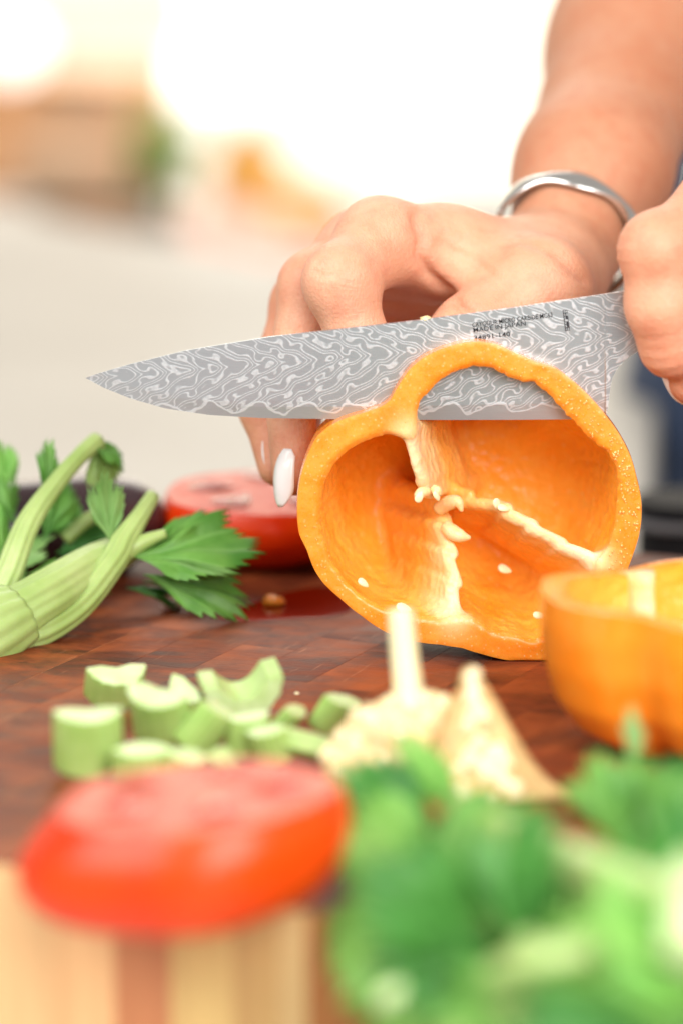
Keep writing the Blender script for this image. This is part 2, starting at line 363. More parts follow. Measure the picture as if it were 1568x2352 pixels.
def stone_mat():
    t = T('counter_stone'); c = t.mix(t.ramp(t.noise(5, 6, 0.6), [(0.3, 0), (0.7, 1)]), srgb(192, 187, 178), srgb(208, 204, 195))
    c = t.mix(t.ramp(t.vor(140), [(0.1, 0.35), (0.3, 0.0)]), c, srgb(170, 158, 142))
    t.P(col=c, rough=0.4); t.bump(t.noise(60, 4), 0.05, 0.001); M['counter_stone'] = t.m
stone_mat()
simple('wall_cream', srgb(250, 244, 230), 0.7, var=0.02, vscale=3, bump=0.1, bscale=80)
t = simple('window_glow', (1, 1, 1), 0.4, em=(1, 0.985, 0.95), ems=1.35)
simple('window_paint', srgb(250, 248, 242), 0.4)
simple('pot_clay', srgb(238, 206, 180), 0.6, var=0.05, vscale=8)
simple('bowl_peach', srgb(248, 206, 166), 0.4, var=0.04, vscale=8)
simple('juice_orange', srgb(246, 184, 90), 0.25, var=0.05, vscale=10)
simple('cap_white', srgb(246, 240, 226), 0.4)
simple('cloth_pink', srgb(248, 204, 186), 0.8, var=0.06, vscale=10, bump=0.3, bscale=60, bd=0.004)
simple('wall_grey', srgb(232, 212, 204), 0.6, var=0.03, vscale=3)
simple('tray_black', (0.006, 0.006, 0.008), 0.6, bump=0.15, bscale=300, spec=0.15)
simple('tray_rim', (0.10, 0.10, 0.11), 0.5)
t = simple('denim', srgb(46, 64, 94), 0.85, var=0.2, vscale=40, bump=0.4, bscale=1200, sheen=0.2)
simple('eggplant_skin', srgb(66, 46, 50), 0.22, var=0.12, vscale=20, coat=0.3, coatr=0.15)
simple('eggplant_calyx', srgb(116, 122, 84), 0.5, var=0.15, vscale=60)
t = simple('juice_film', srgb(120, 26, 4), 0.12)
simple('core_cream', srgb(238, 210, 158), 0.5, var=0.14, vscale=120, bump=0.5, bscale=260, bd=0.0015, sss=0.3, sssr=(0.004, 0.003, 0.001), ssss=0.6)
simple('core_tan', srgb(208, 174, 116), 0.6, var=0.22, vscale=160, bump=0.7, bscale=240, bd=0.002)
simple('core_stalk', srgb(238, 232, 188), 0.4, var=0.05, vscale=80, sss=0.3, sssr=(0.004, 0.003, 0.001), ssss=0.6)
simple('garlic_bit', srgb(250, 220, 206), 0.5)

# ------------------------------------------------------------------ setting: counter and the far side of the kitchen
BOARD_T = 0.046
def counter():
    z = -BOARD_T; far_l, far_r = G(0, 478, z), G(650, 600, z)
    d = far_r - far_l; far_l2 = far_l - d * 2.2; far_r2 = far_r + d * 0.9
    e0, e1 = G(1476, 1150, z), G(1512, 880, z); e2 = e1
    pts = [(-1.6, -0.42), (1.2, -0.42), (1.2, e0.y - 0.03), (e0.x, e0.y - 0.03), (e2.x, e2.y), (far_r2.x, far_r2.y), (far_l2.x, far_l2.y)]
    V = [(x, y, z) for x, y in pts] + [(x, y, z - 0.04) for x, y in pts]
    n = len(pts); F_ = [tuple(range(n)), tuple(range(2 * n - 1, n - 1, -1))] + [(i, i + n, (i + 1) % n + n, (i + 1) % n) for i in range(n)]
    o = mesh_obj('countertop', V, F_, 'counter_stone', smooth=False)
    m = o.modifiers.new('bevel', 'BEVEL'); m.width = 0.004; m.segments = 3
    tag(o, kind='structure')
counter()
BK = F_U / 4286.5                             # the far things were paced out for a shorter lens
WALL_Y = 6.0
LEDGE = P(560, 545, 2.42 * BK).z
simple('ledge_paint', srgb(206, 204, 196), 0.5, var=0.02, vscale=4)
def boxv(x0, x1, y0, y1, z0, z1):
    V = [(x, y, z) for z in (z0, z1) for y in (y0, y1) for x in (x0, x1)]
    return V, [(0, 2, 3, 1), (4, 5, 7, 6), (0, 1, 5, 4), (2, 6, 7, 3), (0, 4, 6, 2), (1, 3, 7, 5)]
def box(name, x0, x1, y0, y1, z0, z1, mat, parent=None, bev=0.0):
    V, F_ = boxv(x0, x1, y0, y1, z0, z1); o = mesh_obj(name, V, F_, mat, parent, smooth=False)
    if bev: m = o.modifiers.new('bevel', 'BEVEL'); m.width = bev; m.segments = 3
    return o
def background():
    w0 = PY(370, 405, WALL_Y); w1 = PY(985, -500, WALL_Y)
    # wall with a window opening: four butted panels in one mesh
    x0, x1, z0, z1 = w0.x, w1.x, w0.z, w1.z + 0.25
    V, Fc = [], []
    for bx in ((-4.0, x0, -1.0, 3.4), (x1, 4.0, -1.0, 3.4), (x0, x1, -1.0, z0), (x0, x1, z1, 3.4)):
        v, f = boxv(bx[0], bx[1], WALL_Y, WALL_Y + 0.1, bx[2], bx[3]); n = len(V); V += v; Fc += [tuple(i + n for i in q) for q in f]
    tag(mesh_obj('wall_back', V, Fc, 'wall_cream', smooth=False), kind='structure')
    win = thing('window', ((x0 + x1) / 2, WALL_Y, z0), 'bright overexposed window behind the kitchen counter, top centre', 'window')
    box('pane', x0 + 0.02, x1 - 0.02, WALL_Y + 0.06, WALL_Y + 0.07, z0 + 0.02, z1 - 0.02, 'window_glow', win)
    for a, b, c_, d in ((x0, x0 + 0.04, z0, z1), (x1 - 0.04, x1, z0, z1), (x0 + 0.04, x1 - 0.04, z0, z0 + 0.04), (x0 + 0.04, x1 - 0.04, z1 - 0.04, z1)):
        box('frame_bar', a, b, WALL_Y - 0.02, WALL_Y + 0.05, c_, d, 'window_paint', win, 0.004)
    z = LEDGE
    Vv = [(x, y, zz_) for zz_ in (-0.9, LEDGE) for x, y in ((-2.4, 2.15 * BK), (2.4, 2.15 * BK), (2.4, WALL_Y - 0.01), (-2.4, WALL_Y - 0.01))]
    lo_ = mesh_obj('sideboard', Vv, [(3, 2, 1, 0), (4, 5, 6, 7), (0, 1, 5, 4), (1, 2, 6, 5), (2, 3, 7, 6), (3, 0, 4, 7)], 'ledge_paint', smooth=False); tag(lo_, kind='structure')
    # wooden cabinet at the left with two pale round bowls before it
    a = P(-260, 165, 2.75 * BK); b = P(375, 480, 2.75 * BK)
    cab = thing('wooden_cabinet', ((a.x + b.x) / 2, a.y, b.z), 'blurred tan wooden cabinet at the far left of the counter', 'cabinet')
    top, bot = a.z, z + 0.004
    box('carcass', a.x, b.x, a.y, a.y + 0.30, bot, top, 'pale_wood', cab, 0.006)
    mid = (a.x + b.x) / 2
    for q0, q1 in ((a.x + 0.012, mid - 0.004), (mid + 0.004, b.x - 0.012)):
        for s0, s1 in ((bot + 0.015, (bot + top) / 2 - 0.006), ((bot + top) / 2 + 0.006, top - 0.015)):
            d = box('door', q0, q1, a.y - 0.014, a.y - 0.002, s0, s1, 'pale_wood', cab, 0.004)
    def lathe(name, base, prof, mat, parent=None, n=40, jit=0):
        rings = [[Vector((base[0] + r * math.cos(2 * math.pi * k / n), base[1] + r * math.sin(2 * math.pi * k / n), base[2] + h)) for k in range(n)] for r, h in prof]
        v, f = loft(rings); return mesh_obj(name, v, f, mat, parent)
    # grey shelf hood and a white lamp globe, top left
    a = P(95, 110, 3.0 * BK); b = P(420, 20, 3.0 * BK)
    hd = thing('wall_shelf', (a.x, a.y, a.z), 'blurred grey-pink wall shelf at the top left', 'shelf')
    box('shelf_board', a.x - 0.25, b.x, a.y, a.y + 0.28, a.z, a.z + 0.03, 'wall_grey', hd, 0.004)
    box('shelf_back', a.x - 0.25, b.x, a.y + 0.26, a.y + 0.28, a.z + 0.03, a.z + 0.36, 'wall_grey', hd, 0.004)
    c0 = P(25, 110, 2.62 * BK); lp = thing('globe_lamp', (c0.x, c0.y, c0.z), 'white glowing round lamp in the top left corner', 'lamp')
    t = simple('lamp_glow', (1, 1, 1), 0.4, em=(1, 0.93, 0.86), ems=1.3)
    lathe('globe', c0 - Vector((0, 0, 0.045)), [(0.012, 0.0)] + [(0.048 * math.sin(q), 0.045 - 0.045 * math.cos(q)) for q in np.linspace(0.35, 2.8, 14)] + [(0.014, 0.09)], 'lamp_glow', lp)
    lathe('stem', c0 + Vector((0, 0, 0.0455)), [(0.012, 0), (0.010, 0.01), (0.006, 0.02), (0.006, 0.30)], 'window_paint', lp)
    def bowl(u, v, d, r, h, label):
        c = P(u, v, d * BK); th = thing('bowl', (c.x, c.y, z), label, 'bowl', 'pale bowls by the cabinet')
        zz = c.z - h / 2
        prof = [(r * 0.4, 0), (r * 0.45, 0.004)] + [(r * (0.45 + 0.55 * math.sin(q)), h * (1 - math.cos(q))) for q in np.linspace(0.2, 1.57, 10)] + [(r * 0.95, h), (r * 0.6, h * 0.45), (r * 0.2, h * 0.25)]
        lathe('bowl_body', (c.x, c.y, zz), prof, 'bowl_peach', th); return th, zz
    b1, zz1 = bowl(215, 260, 2.42, 0.062, 0.10, 'round peach bowl on the shelf stand, before the cabinet')
    lathe('stand', (P(215, 260, 2.42 * BK).x, P(215, 260, 2.42 * BK).y, z + 0.002), [(0.05, 0), (0.045, 0.006), (0.010, 0.016), (0.010, zz1 - z - 0.004), (0.026, zz1 - z - 0.002)], 'pale_wood', b1)
    b2, zz2 = bowl(165, 410, 2.30, 0.075, 0.08, 'wide peach bowl low before the cabinet')
    lathe('stand', (P(165, 410, 2.30 * BK).x, P(165, 410, 2.30 * BK).y, z + 0.002), [(0.05, 0), (0.045, 0.006), (0.012, 0.012), (0.012, zz2 - z - 0.004), (0.03, zz2 - z - 0.002)], 'pale_wood', b2)
    # herb in a clay pot
    c = P(315, 505, 2.52 * BK); pt = thing('potted_herb', (c.x, c.y, z), 'small green herb in a pale pot, centre left background', 'plant')
    
    lathe('pot', (c.x, c.y, z + 0.002), [(0.03, 0), (0.042, 0.045), (0.044, 0.05), (0.038, 0.05), (0.034, 0.04)], 'pot_clay', pt)
    V, Fc = [], []
    for i in range(420):
        q = Vector((rng.normal(0, 0.034), rng.normal(0, 0.03), abs(rng.normal(0.05, 0.03)))); p0 = Vector((c.x, c.y, z + 0.04)) + q
        a1 = Vector(rng.normal(0, 1, 3)).normalized() * 0.020; a2 = Vector(rng.normal(0, 1, 3)).normalized() * 0.013
        n = len(V); V += [p0 - a1, p0 + a2, p0 + a1, p0 - a2]; Fc.append((n, n + 1, n + 2, n + 3))
    tag(mesh_obj('foliage', V, Fc, 'leaf_olive', pt), kind='stuff')
    # bottles of orange juice and a pink cloth
    for (u, v0, v1, d, r, lab) in ((575, 275, 490, 2.5, 0.052, 'tall orange juice bottle in the blurred background'), (690, 405, 492, 2.42, 0.062, 'short orange juice jar beside the tall bottle')):
        b = P(u, v1, d * BK); tp = P(u, v0, d * BK); th = thing('juice_bottle', (b.x, b.y, b.z), lab, 'bottle'); h = tp.z - z - 0.002
        lathe('bottle_body', (b.x, b.y, z + 0.002), [(r * 0.9, 0), (r, 0.01), (r, h * 0.6), (r * 0.8, h * 0.72), (r * 0.5, h * 0.86), (r * 0.5, h * 0.93)], 'juice_orange', th)
        lathe('cap', (b.x, b.y, z + 0.003 + h * 0.93), [(r * 0.55, 0), (r * 0.55, h * 0.06), (r * 0.5, h * 0.07)], 'cap_white', th)
    a = P(770, 520, 2.3 * BK); V = []; nx, ny = 40, 14
    fr = P(420, 520, 2.25 * BK); to = P(1010, 560, 2.1 * BK)
    for i in range(nx):
        for j in range(ny):
            s, w_ = i / (nx - 1), j / (ny - 1)
            p = fr.lerp(to, s); y = p.y + (w_ - 0.5) * 0.26
            hgt = 0.012 + 0.05 * math.sin(math.pi * w_) * (0.7 + 0.3 * math.sin(s * 9)) + 0.006 * math.sin(s * 30 + w_ * 6)
            V.append((p.x, y + 0.1, z + hgt))
    Fc = [(i * ny + j, (i + 1) * ny + j, (i + 1) * ny + j + 1, i * ny + j + 1) for i in range(nx - 1) for j in range(ny - 1)]
    o = mesh_obj('dish_cloth', V, Fc, 'cloth_pink'); m = o.modifiers.new('thick', 'SOLIDIFY'); m.thickness = 0.006; m.offset = 0
    tag(o, 'pale pink cloth lying along the far counter', 'cloth')
background()

# ------------------------------------------------------------------ cutting board: end-grain blocks
BA = math.radians(-25)                       # turn of the board on the counter
E = Vector((math.cos(BA), math.sin(BA), 0)); NB = Vector((-math.sin(BA), math.cos(BA), 0))
B0 = G(0, 1985)                              # a point on its front edge
def board():
    root = thing('cutting_board', B0 - Vector((0, 0, BOARD_T)), 'thick end-grain wooden cutting board carrying the vegetables', 'cutting board')
    root.rotation_euler = (0, 0, BA); bpy.context.view_layer.update()
    cols = []; s = -0.115
    pat = [0.0185, 0.0125, 0.0135, 0.0105, 0.0065, 0.019, 0.016, 0.0215, 0.0125, 0.018]
    side = [(236,190,132),(246,200,142),(214,146,104),(236,208,136),(240,200,142),(246,206,150),(246,202,146),(206,140,96),(238,212,140),(214,182,118),(238,214,150),(190,130,68),(180,120,60),(206,146,84),(196,136,80),(228,176,116)]
    k = 0
    def on_front(u):                         # where the sight line through column u meets the front face
        r = ray(u, 2180); return (CAM + r * ((B0 - CAM).dot(NB) / r.dot(NB)) - B0).dot(E)
    marks = [on_front(u) for u in (-60, 120, 262, 392, 535, 640, 705, 880)]
    pre = [marks[0] - q for q in (0.205, 0.188, 0.172, 0.153, 0.137, 0.120, 0.103)] + [marks[0] - 0.085, marks[0] - 0.068, marks[0] - 0.052, marks[0] - 0.034, marks[0] - 0.018]; allm = pre + marks; s = allm[-1]
    for p, q in zip(allm, allm[1:]): cols.append((p, q - p))
    while s < 0.345: w = pat[k % 10] * 1.05; cols.append((s, w)); s += w; k += 1
    cache = {}; depth = (G(1480, 1272) - B0).dot(NB); lens = [0.040, 0.052, 0.034, 0.046]
    for ci, (s, w) in enumerate(cols):
        d = -0.0; li = ci
        first = [0.030, 0.044, 0.022, 0.038][ci % 4]; L = first
        while d < depth - 1e-4:
            L = min(L, depth - d)
            if depth - d - L < 0.014: L = depth - d
            key = (round(w, 5), round(L, 4))
            if key not in cache:
                g, ch = 0.00001, 0.00007; x0, x1, y0, y1 = g, w - g, g, L - g; H = BOARD_T
                V = [(x0, y0, 0.0005), (x1, y0, 0.0005), (x1, y1, 0.0005), (x0, y1, 0.0005), (x0, y0, H - ch), (x1, y0, H - ch), (x1, y1, H - ch), (x0, y1, H - ch),
                     (x0 + ch, y0 + ch, H), (x1 - ch, y0 + ch, H), (x1 - ch, y1 - ch, H), (x0 + ch, y1 - ch, H)]
                Fc = [(3, 2, 1, 0)] + [(i, (i + 1) % 4, (i + 1) % 4 + 4, i + 4) for i in range(4)] + [(i + 4, (i + 1) % 4 + 4, (i + 1) % 4 + 8, i + 8) for i in range(4)] + [(8, 9, 10, 11)]
                me = bpy.data.meshes.new('block'); me.from_pydata(V, [], Fc); me.materials.append(M['board_end_grain']); me.materials.append(M['board_side_grain'])
                me.polygons.foreach_set('material_index', [1] * 5 + [0] * 5); me.update(); cache[key] = me
            o = bpy.data.objects.new('block', cache[key]); C.objects.link(o); o.parent = root
            o.location = (s, d, random.uniform(-0.00008, 0.00005)); o.color = (*srgb(*side[(ci - 7) % 16]), 1); d += L; li += 1; L = lens[li % 4]
board()

# ------------------------------------------------------------------ pepper being cut
def crop2(cx, cy): return (0.6 * cx + 627.2, 0.6 * cy + 752.6)
OUT = [(790,52),(850,62),(920,95),(1000,130),(1080,155),(1140,200),(1210,265),(1270,335),(1330,420),(1365,490),(1390,580),(1407,660),(1407,740),(1395,810),(1375,870),(1352,930),(1320,1010),(1275,1100),(1205,1195),(1130,1255),(1050,1280),(960,1283),(880,1270),(800,1250),(720,1225),(640,1213),(560,1205),(480,1185),(420,1160),(340,1105),(260,1040),(190,975),(160,930),(130,850),(100,790),(93,720),(95,640),(108,560),(135,480),(165,420),(215,375),(280,345),(350,325),(420,300),(450,275),(480,220),(520,160),(580,110),(650,78),(720,58)]
INN = [(820,147),(870,170),(905,192),(960,207),(1010,212),(1045,245),(1090,295),(1125,330),(1160,365),(1195,410),(1240,450),(1285,480),(1312,530),(1322,600),(1314,680),(1310,760),(1290,830),(1262,880),(1240,930),(1200,1000),(1130,1100),(1060,1180),(1020,1190),(970,1197),(930,1180),(880,1172),(830,1160),(790,1130),(760,1110),(725,1108),(690,1120),(650,1125),(600,1110),(540,1100),(470,1085),(400,1070),(340,1030),(280,980),(235,920),(205,850),(185,780),(178,700),(182,640),(200,580),(225,530),(260,490),(300,460),(350,435),(410,412),(480,410),(510,412),(540,400),(546,350),(552,310),(570,270),(600,240),(640,200),(690,170),(750,150)]
CENc = (720, 690)
def face_pt(cx, cy, Y=0.0): return PY(*crop2(cx, cy), 0.0) + Vector((0, Y, 0))
PC = face_pt(*CENc)
def polar(poly, n, jag=0.0):
    q = [face_pt(*p) - PC for p in poly]; th = np.array([math.atan2(p.z, p.x) for p in q]); r = np.array([math.hypot(p.x, p.z) for p in q])
    o = np.argsort(th); th, r = th[o], r[o]; th = np.concatenate([th - 2 * math.pi, th, th + 2 * math.pi]); r = np.tile(r, 3)
    A = np.linspace(-math.pi, math.pi, n, endpoint=False); R = np.interp(A, th, r)
    k = np.array([1, 3, 4, 3, 1]) / 12.0; R = sum(np.roll(R, i - 2) * k[i] for i in range(5))
    if jag: R = R + np.array([mnoise.noise((math.cos(a) * 60, math.sin(a) * 60, 3)) * jag + mnoise.noise((math.cos(a) * 22, math.sin(a) * 22, 7)) * jag for a in A])
    return A, R
def full_pale(o):
    at = o.data.attributes.new('pale', 'FLOAT', 'POINT'); at.data.foreach_set('value', [1.0] * len(o.data.vertices)); return o
PD = 0.058                                     # how far the pepper runs back
def pepper():
    n = 480; A, RO = polar(OUT, n); _, RI = polar(INN, n, 0.00045)
    ca, sa = np.cos(A), np.sin(A)
    root = thing('bell_pepper', (PC.x, 0.02, 0.0), 'large orange bell pepper half, hollow cut face to the camera, being sliced', 'bell pepper')
    def prof(s):                               # outer radius factor and lift along the depth, 0..1
        return [(0, 1.0), (0.15, 1.012), (0.4, 1.0), (0.62, 0.94), (0.8, 0.80), (0.92, 0.58), (1.0, 0.28)]
    pr = prof(0); ss = np.linspace(0, 1, 26); sc = np.interp(ss, [p[0] for p in pr], [p[1] for p in pr])
    lobes = 0.045 * np.cos(3 * A + 0.5)
    def ring(R, s, k):
        RR = R * k * (1 + lobes * s * 0.8)
        return [Vector((PC.x + r * c, PD * s, max(0.0003, PC.z + r * q - 0.004 * s * (1 - s)))) for r, c, q in zip(RR, ca, sa)]
    rings = [ring(RO, s, k) for s, k in zip(ss, sc)]
    V, Fc = loft(rings, False, True); o = mesh_obj('skin', V, Fc, 'pepper_skin', root); fix_normals(o)
    # cavity with its ribs: one blended implicit surface, then split into wall and ribs
    RIBS = [dict(p=[(512, 392), (520, 450), (540, 520), (563, 600), (590, 660), (650, 700)], y=[1.0, 1.3, 1.8, 3.2, 6.5, 27], h=[2.7, 1.5, 1.7, 1.9, 1.5, 2.5], lean=(0.30, -0.05)),
            dict(p=[(690, 1135), (690, 1085), (704, 1000), (690, 900), (668, 810), (650, 720)], y=[1.4, 2.2, 5.0, 9.0, 14, 24], h=[4.6, 2.4, 2.3, 2.3, 2.2, 2.8], lean=(-0.42, -0.05)),
            dict(p=[(1262, 910), (1205, 888), (1110, 845), (1000, 785), (905, 735), (760, 700), (660, 690)], y=[1.4, 2.8, 5.0, 8.0, 11, 19, 26], h=[4.2, 2.4, 2.3, 2.3, 2.2, 2.4, 3], lean=(-0.10, -0.34))]
    Rm = float(RI.max()) * 1.06; vox = 0.00068
    Fd = Field((PC.x - Rm - 0.004, 0.0007, PC.z - Rm - 0.004), (PC.x + Rm + 0.004, PD * 0.93, PC.z + Rm + 0.004), vox)
    dx, dz = Fd.X - np.float32(PC.x), Fd.Z - np.float32(PC.z)
    r2 = np.sqrt(dx * dx + dz * dz)[:, 0, :]; th2 = np.arctan2(dz, dx + 0 * dz)[:, 0, :]
    Ri2 = np.interp(th2, np.append(A, math.pi), np.append(RI, RI[0])); lb = 1 + 0.045 * np.cos(3 * th2 + 0.5)
    sarr = (Fd.Y[0, :, 0] / (PD * 0.86)); kk = np.interp(sarr, [0, 0.12, 0.3, 0.55, 0.8, 1.0, 1.2], [1.0, 1.012, 1.015, 0.96, 0.84, 0.66, 0.5])
    Fw = ((Ri2[:, None, :] * kk[None, :, None]) * (1 + (lb[:, None, :] - 1) * sarr[None, :, None] * 0.8) - r2[:, None, :]).astype(np.float32) * np.float32(0.95)
    Fw = smin(Fw, (np.float32(PD * 0.84) - Fd.Y) + 0 * Fw, 0.014)
    def rib_field(rb, X, Y, Z):
        best = None; P2 = [face_pt(*q) for q in rb['p']]
        for i in range(len(P2) - 1):
            yf0, yf1 = rb['y'][i] / 1000, rb['y'][i + 1] / 1000; h0, h1 = rb['h'][i] / 1000, rb['h'][i + 1] / 1000
            a, b = P2[i], P2[i + 1]; ex, ez = b.x - a.x, b.z - a.z; L2 = ex * ex + ez * ez
            back = np.clip(Y - (yf0 + yf1) / 2, 0, 0.03); xx, zz = X - rb['lean'][0] * back - a.x, Z - rb['lean'][1] * back - a.z
            t = np.clip((xx * ex + zz * ez) / L2, 0, 1); d2 = np.sqrt((xx - t * ex) ** 2 + (zz - t * ez) ** 2)
            yf = yf0 + t * (yf1 - yf0); h = (h0 + t * (h1 - h0)) * 0.74; h = h + 0.06 * np.clip(Y - yf, 0, 0.05)
            f = np.sqrt(d2 ** 2 + np.clip(yf + h - Y, 0, 1) ** 2) - h
            best = f if best is None else np.minimum(best, f)
        return best
    Fs = Fw
    for rb in RIBS: Fs = smin(Fs, rib_field(rb, Fd.X, Fd.Y, Fd.Z).astype(np.float32), 0.0042)
    V, Q = Fd.mesh(Fs)
    vx, vy, vz = (V[:, i].astype(np.float64) for i in range(3)); rf = [rib_field(rb, vx, vy, vz) for rb in RIBS]
    front = np.stack(rf).min(0); which = np.stack(rf).argmin(0)
    dep = np.clip(1.15 - vy / 0.022, 0.15, 1); pale = np.clip(1 - front / 0.0036, 0, 1) ** 1.1 * dep
    jit = np.array([0.0005 * mnoise.noise((x * 110, y * 110, z * 110)) for x, y, z in zip(vx, vy, vz)]); V = V + np.stack([0.4 * jit, jit, 0.4 * jit], 1) * np.clip((vy - 0.001) / 0.004, 0, 1)[:, None]
    fcn = pale[Q].mean(1) > 0.45; fw = which[Q[:, 0]]
    whole = np_obj('cavity_wall', V, Q, 'pepper_inner'); whole.data.update(); nrm = np.zeros(len(V) * 3); whole.data.vertices.foreach_get('normal', nrm); nrm = nrm.reshape(-1, 3)
    bpy.data.objects.remove(whole)
    for nm, msk in [('cavity_wall', ~fcn)] + [('rib', fcn & (fw == k)) for k in range(3)]:
        q = Q[msk]; ids, inv = np.unique(q, return_inverse=True); q = inv.reshape(q.shape)
        o = mesh_obj(nm, V[ids].tolist(), q.tolist(), 'pepper_inner', root); o.data.normals_split_custom_set_from_vertices(nrm[ids].tolist())
        at = o.data.attributes.new('pale', 'FLOAT', 'POINT'); at.data.foreach_set('value', pale[ids])
    # cut face: strip from skin to cavity, finely divided, slightly bumpy and crowned
    m = 10; rr_ = np.linspace(0, 1, 400); RIc = []
    sl = Fs[:, 0, :]
    for i in range(n):
        rad = RO[i] - 0.0005 - rr_ * RO[i] * 0.6; gx = (PC.x + rad * ca[i] - Fd.lo[0]) / vox; gz = (PC.z + rad * sa[i] - Fd.lo[2]) / vox
        ok = (gx > 0) & (gz > 0) & (gx < sl.shape[0] - 2) & (gz < sl.shape[1] - 2); ix, iz = np.clip(gx, 0, sl.shape[0] - 2).astype(int), np.clip(gz, 0, sl.shape[1] - 2).astype(int); fx, fz = gx - ix, gz - iz
        val = sl[ix, iz] * (1 - fx) * (1 - fz) + sl[ix + 1, iz] * fx * (1 - fz) + sl[ix, iz + 1] * (1 - fx) * fz + sl[ix + 1, iz + 1] * fx * fz
        hit = np.argmax(np.where(ok, val > 0, False)); RIc.append(rad[hit])
    RIc = np.minimum(np.array(RIc), RO - 0.002) - 0.0002; V = []; Fc = []
    for j in range(m + 1):
        w = j / m
        for i in range(n):
            R = RO[i] * (1 - w) + RIc[i] * w
            x, zz = PC.x + R * ca[i], PC.z + R * sa[i]
            bump = 0.0 if j in (0,) else 0.00016 * mnoise.noise((x * 260, zz * 260, 0)) + 0.00008 * mnoise.noise((x * 900, zz * 900, 5))
            y = -0.0002 * (j > 0) + bump * (j < m) + 0.0011 * max(0, w - 0.75) ** 2 * 16
            V.append((x, y if j else 0.0, max(0.0003, zz)))
    for j in range(m):
        for i in range(n):
            a, b = j * n + i, j * n + (i + 1) % n; Fc.append((a, a + n, b + n, b))
    o = mesh_obj('cut_face', V, Fc, 'pepper_cut_flesh', root); at = o.data.attributes.new('pale', 'FLOAT', 'POINT')
    rp = [face_pt(515, 400), face_pt(690, 1115), face_pt(1245, 895)]
    at.data.foreach_set('value', [max(math.exp(-((Vector(v) - p).length / 0.0042) ** 2) for p in rp) * 0.85 for v in V])
    # pale torn hooks on the inner edge of the lower rib
    for pts, r in (([(640, 745, 0.018), (680, 712, 0.015), (712, 705, 0.013), (728, 738, 0.012)], 0.0017), ([(668, 800, 0.013), (690, 815, 0.011), (725, 828, 0.010), (760, 834, 0.010)], 0.0018), ([(600, 650, 0.008), (575, 640, 0.005), (556, 655, 0.004), (553, 676, 0.004)], 0.0013), ([(615, 630, 0.006), (628, 640, 0.005), (630, 655, 0.005)], 0.0015)):
        P3 = [face_pt(*p) for p in pts]; rad = [r * 1.1, r * 1.25, r, r * 0.25] if len(pts) == 4 else [r * 0.8, r, r * 0.8]
        V, Fc = tube(P3, rad, 10); full_pale(mesh_obj('rib_shred', V, Fc, 'pepper_rib', root))
    # seeds
    for (x, y, d, a, L) in ((345, 990, 0.004, 0.7, 1), (500, 1077, 0.001, 0.35, 1.25), (905, 1005, 0.026, 0.4, 1.2), (1020, 1115, 0.004, 0.2, 1), (865, 712, 0.012, 1.2, 1.1), (888, 722, 0.011, 0.3, 1.0), (560, 655, 0.003, -1.1, 1.0), (627, 655, 0.004, 1.2, 0.9)):
        bm = bmesh.new(); bmesh.ops.create_uvsphere(bm, u_segments=12, v_segments=8, radius=1)
        c = face_pt(x, y, d); ax = Vector((math.cos(a), 0.15, -math.sin(a))).normalized(); nn = Vector((0.2, -0.8, 0.5)); nn = (nn - ax * nn.dot(ax)).normalized(); bb = ax.cross(nn)
        for v in bm.verts:
            q = v.co.copy(); v.co = c + ax * (q.x * 0.0018 * L) + bb * (q.y * 0.00105 * L * (1 - 0.35 * q.x)) + nn * (q.z * 0.0005)
        me = bpy.data.meshes.new('seed'); bm.to_mesh(me); bm.free(); me.materials.append(M['seed']); me.polygons.foreach_set('use_smooth', [True] * len(me.polygons))
        o = bpy.data.objects.new('seed', me); C.objects.link(o); o.parent = root; o.matrix_parent_inverse = Matrix.Translation(-root.location)
    # beads of juice on the cut flesh, thickest along the right
    V, Fc = [], []
    bm = bmesh.new(); bmesh.ops.create_icosphere(bm, subdivisions=1, radius=1); sv = [v.co.copy() for v in bm.verts]; sf = [tuple(v.index for v in f.verts) for f in bm.faces]; bm.free()
    for k in range(1100):
        i = int(rng.integers(n)); a = A[i]
        right = max(0.0, math.cos(a - 0.15)); left = max(0, math.cos(a - math.pi))
        if rng.random() > 0.12 + 0.95 * right ** 3 + 0.25 * left ** 4: continue
        w = rng.uniform(0.08, 0.9); R = RO[i] * (1 - w) + RI[i] * w; r = rng.uniform(0.00008, 0.00028) * (0.6 + 0.7 * right)
        c = Vector((PC.x + R * ca[i], -0.0003, PC.z + R * sa[i])); nn = len(V); e1 = rng.uniform(0.7, 1.9)
        V += [c + Vector((q.x * r, q.y * r * 0.7, q.z * r * e1)) for q in sv]; Fc += [tuple(x + nn for x in f) for f in sf]
    o = mesh_obj('juice_beads', V, Fc, 'bead', root); tag(o, kind='stuff')
t = simple('bead', srgb(255, 186, 100), 0.05, spec=0.8, coat=0.6, coatr=0.02)
pepper()

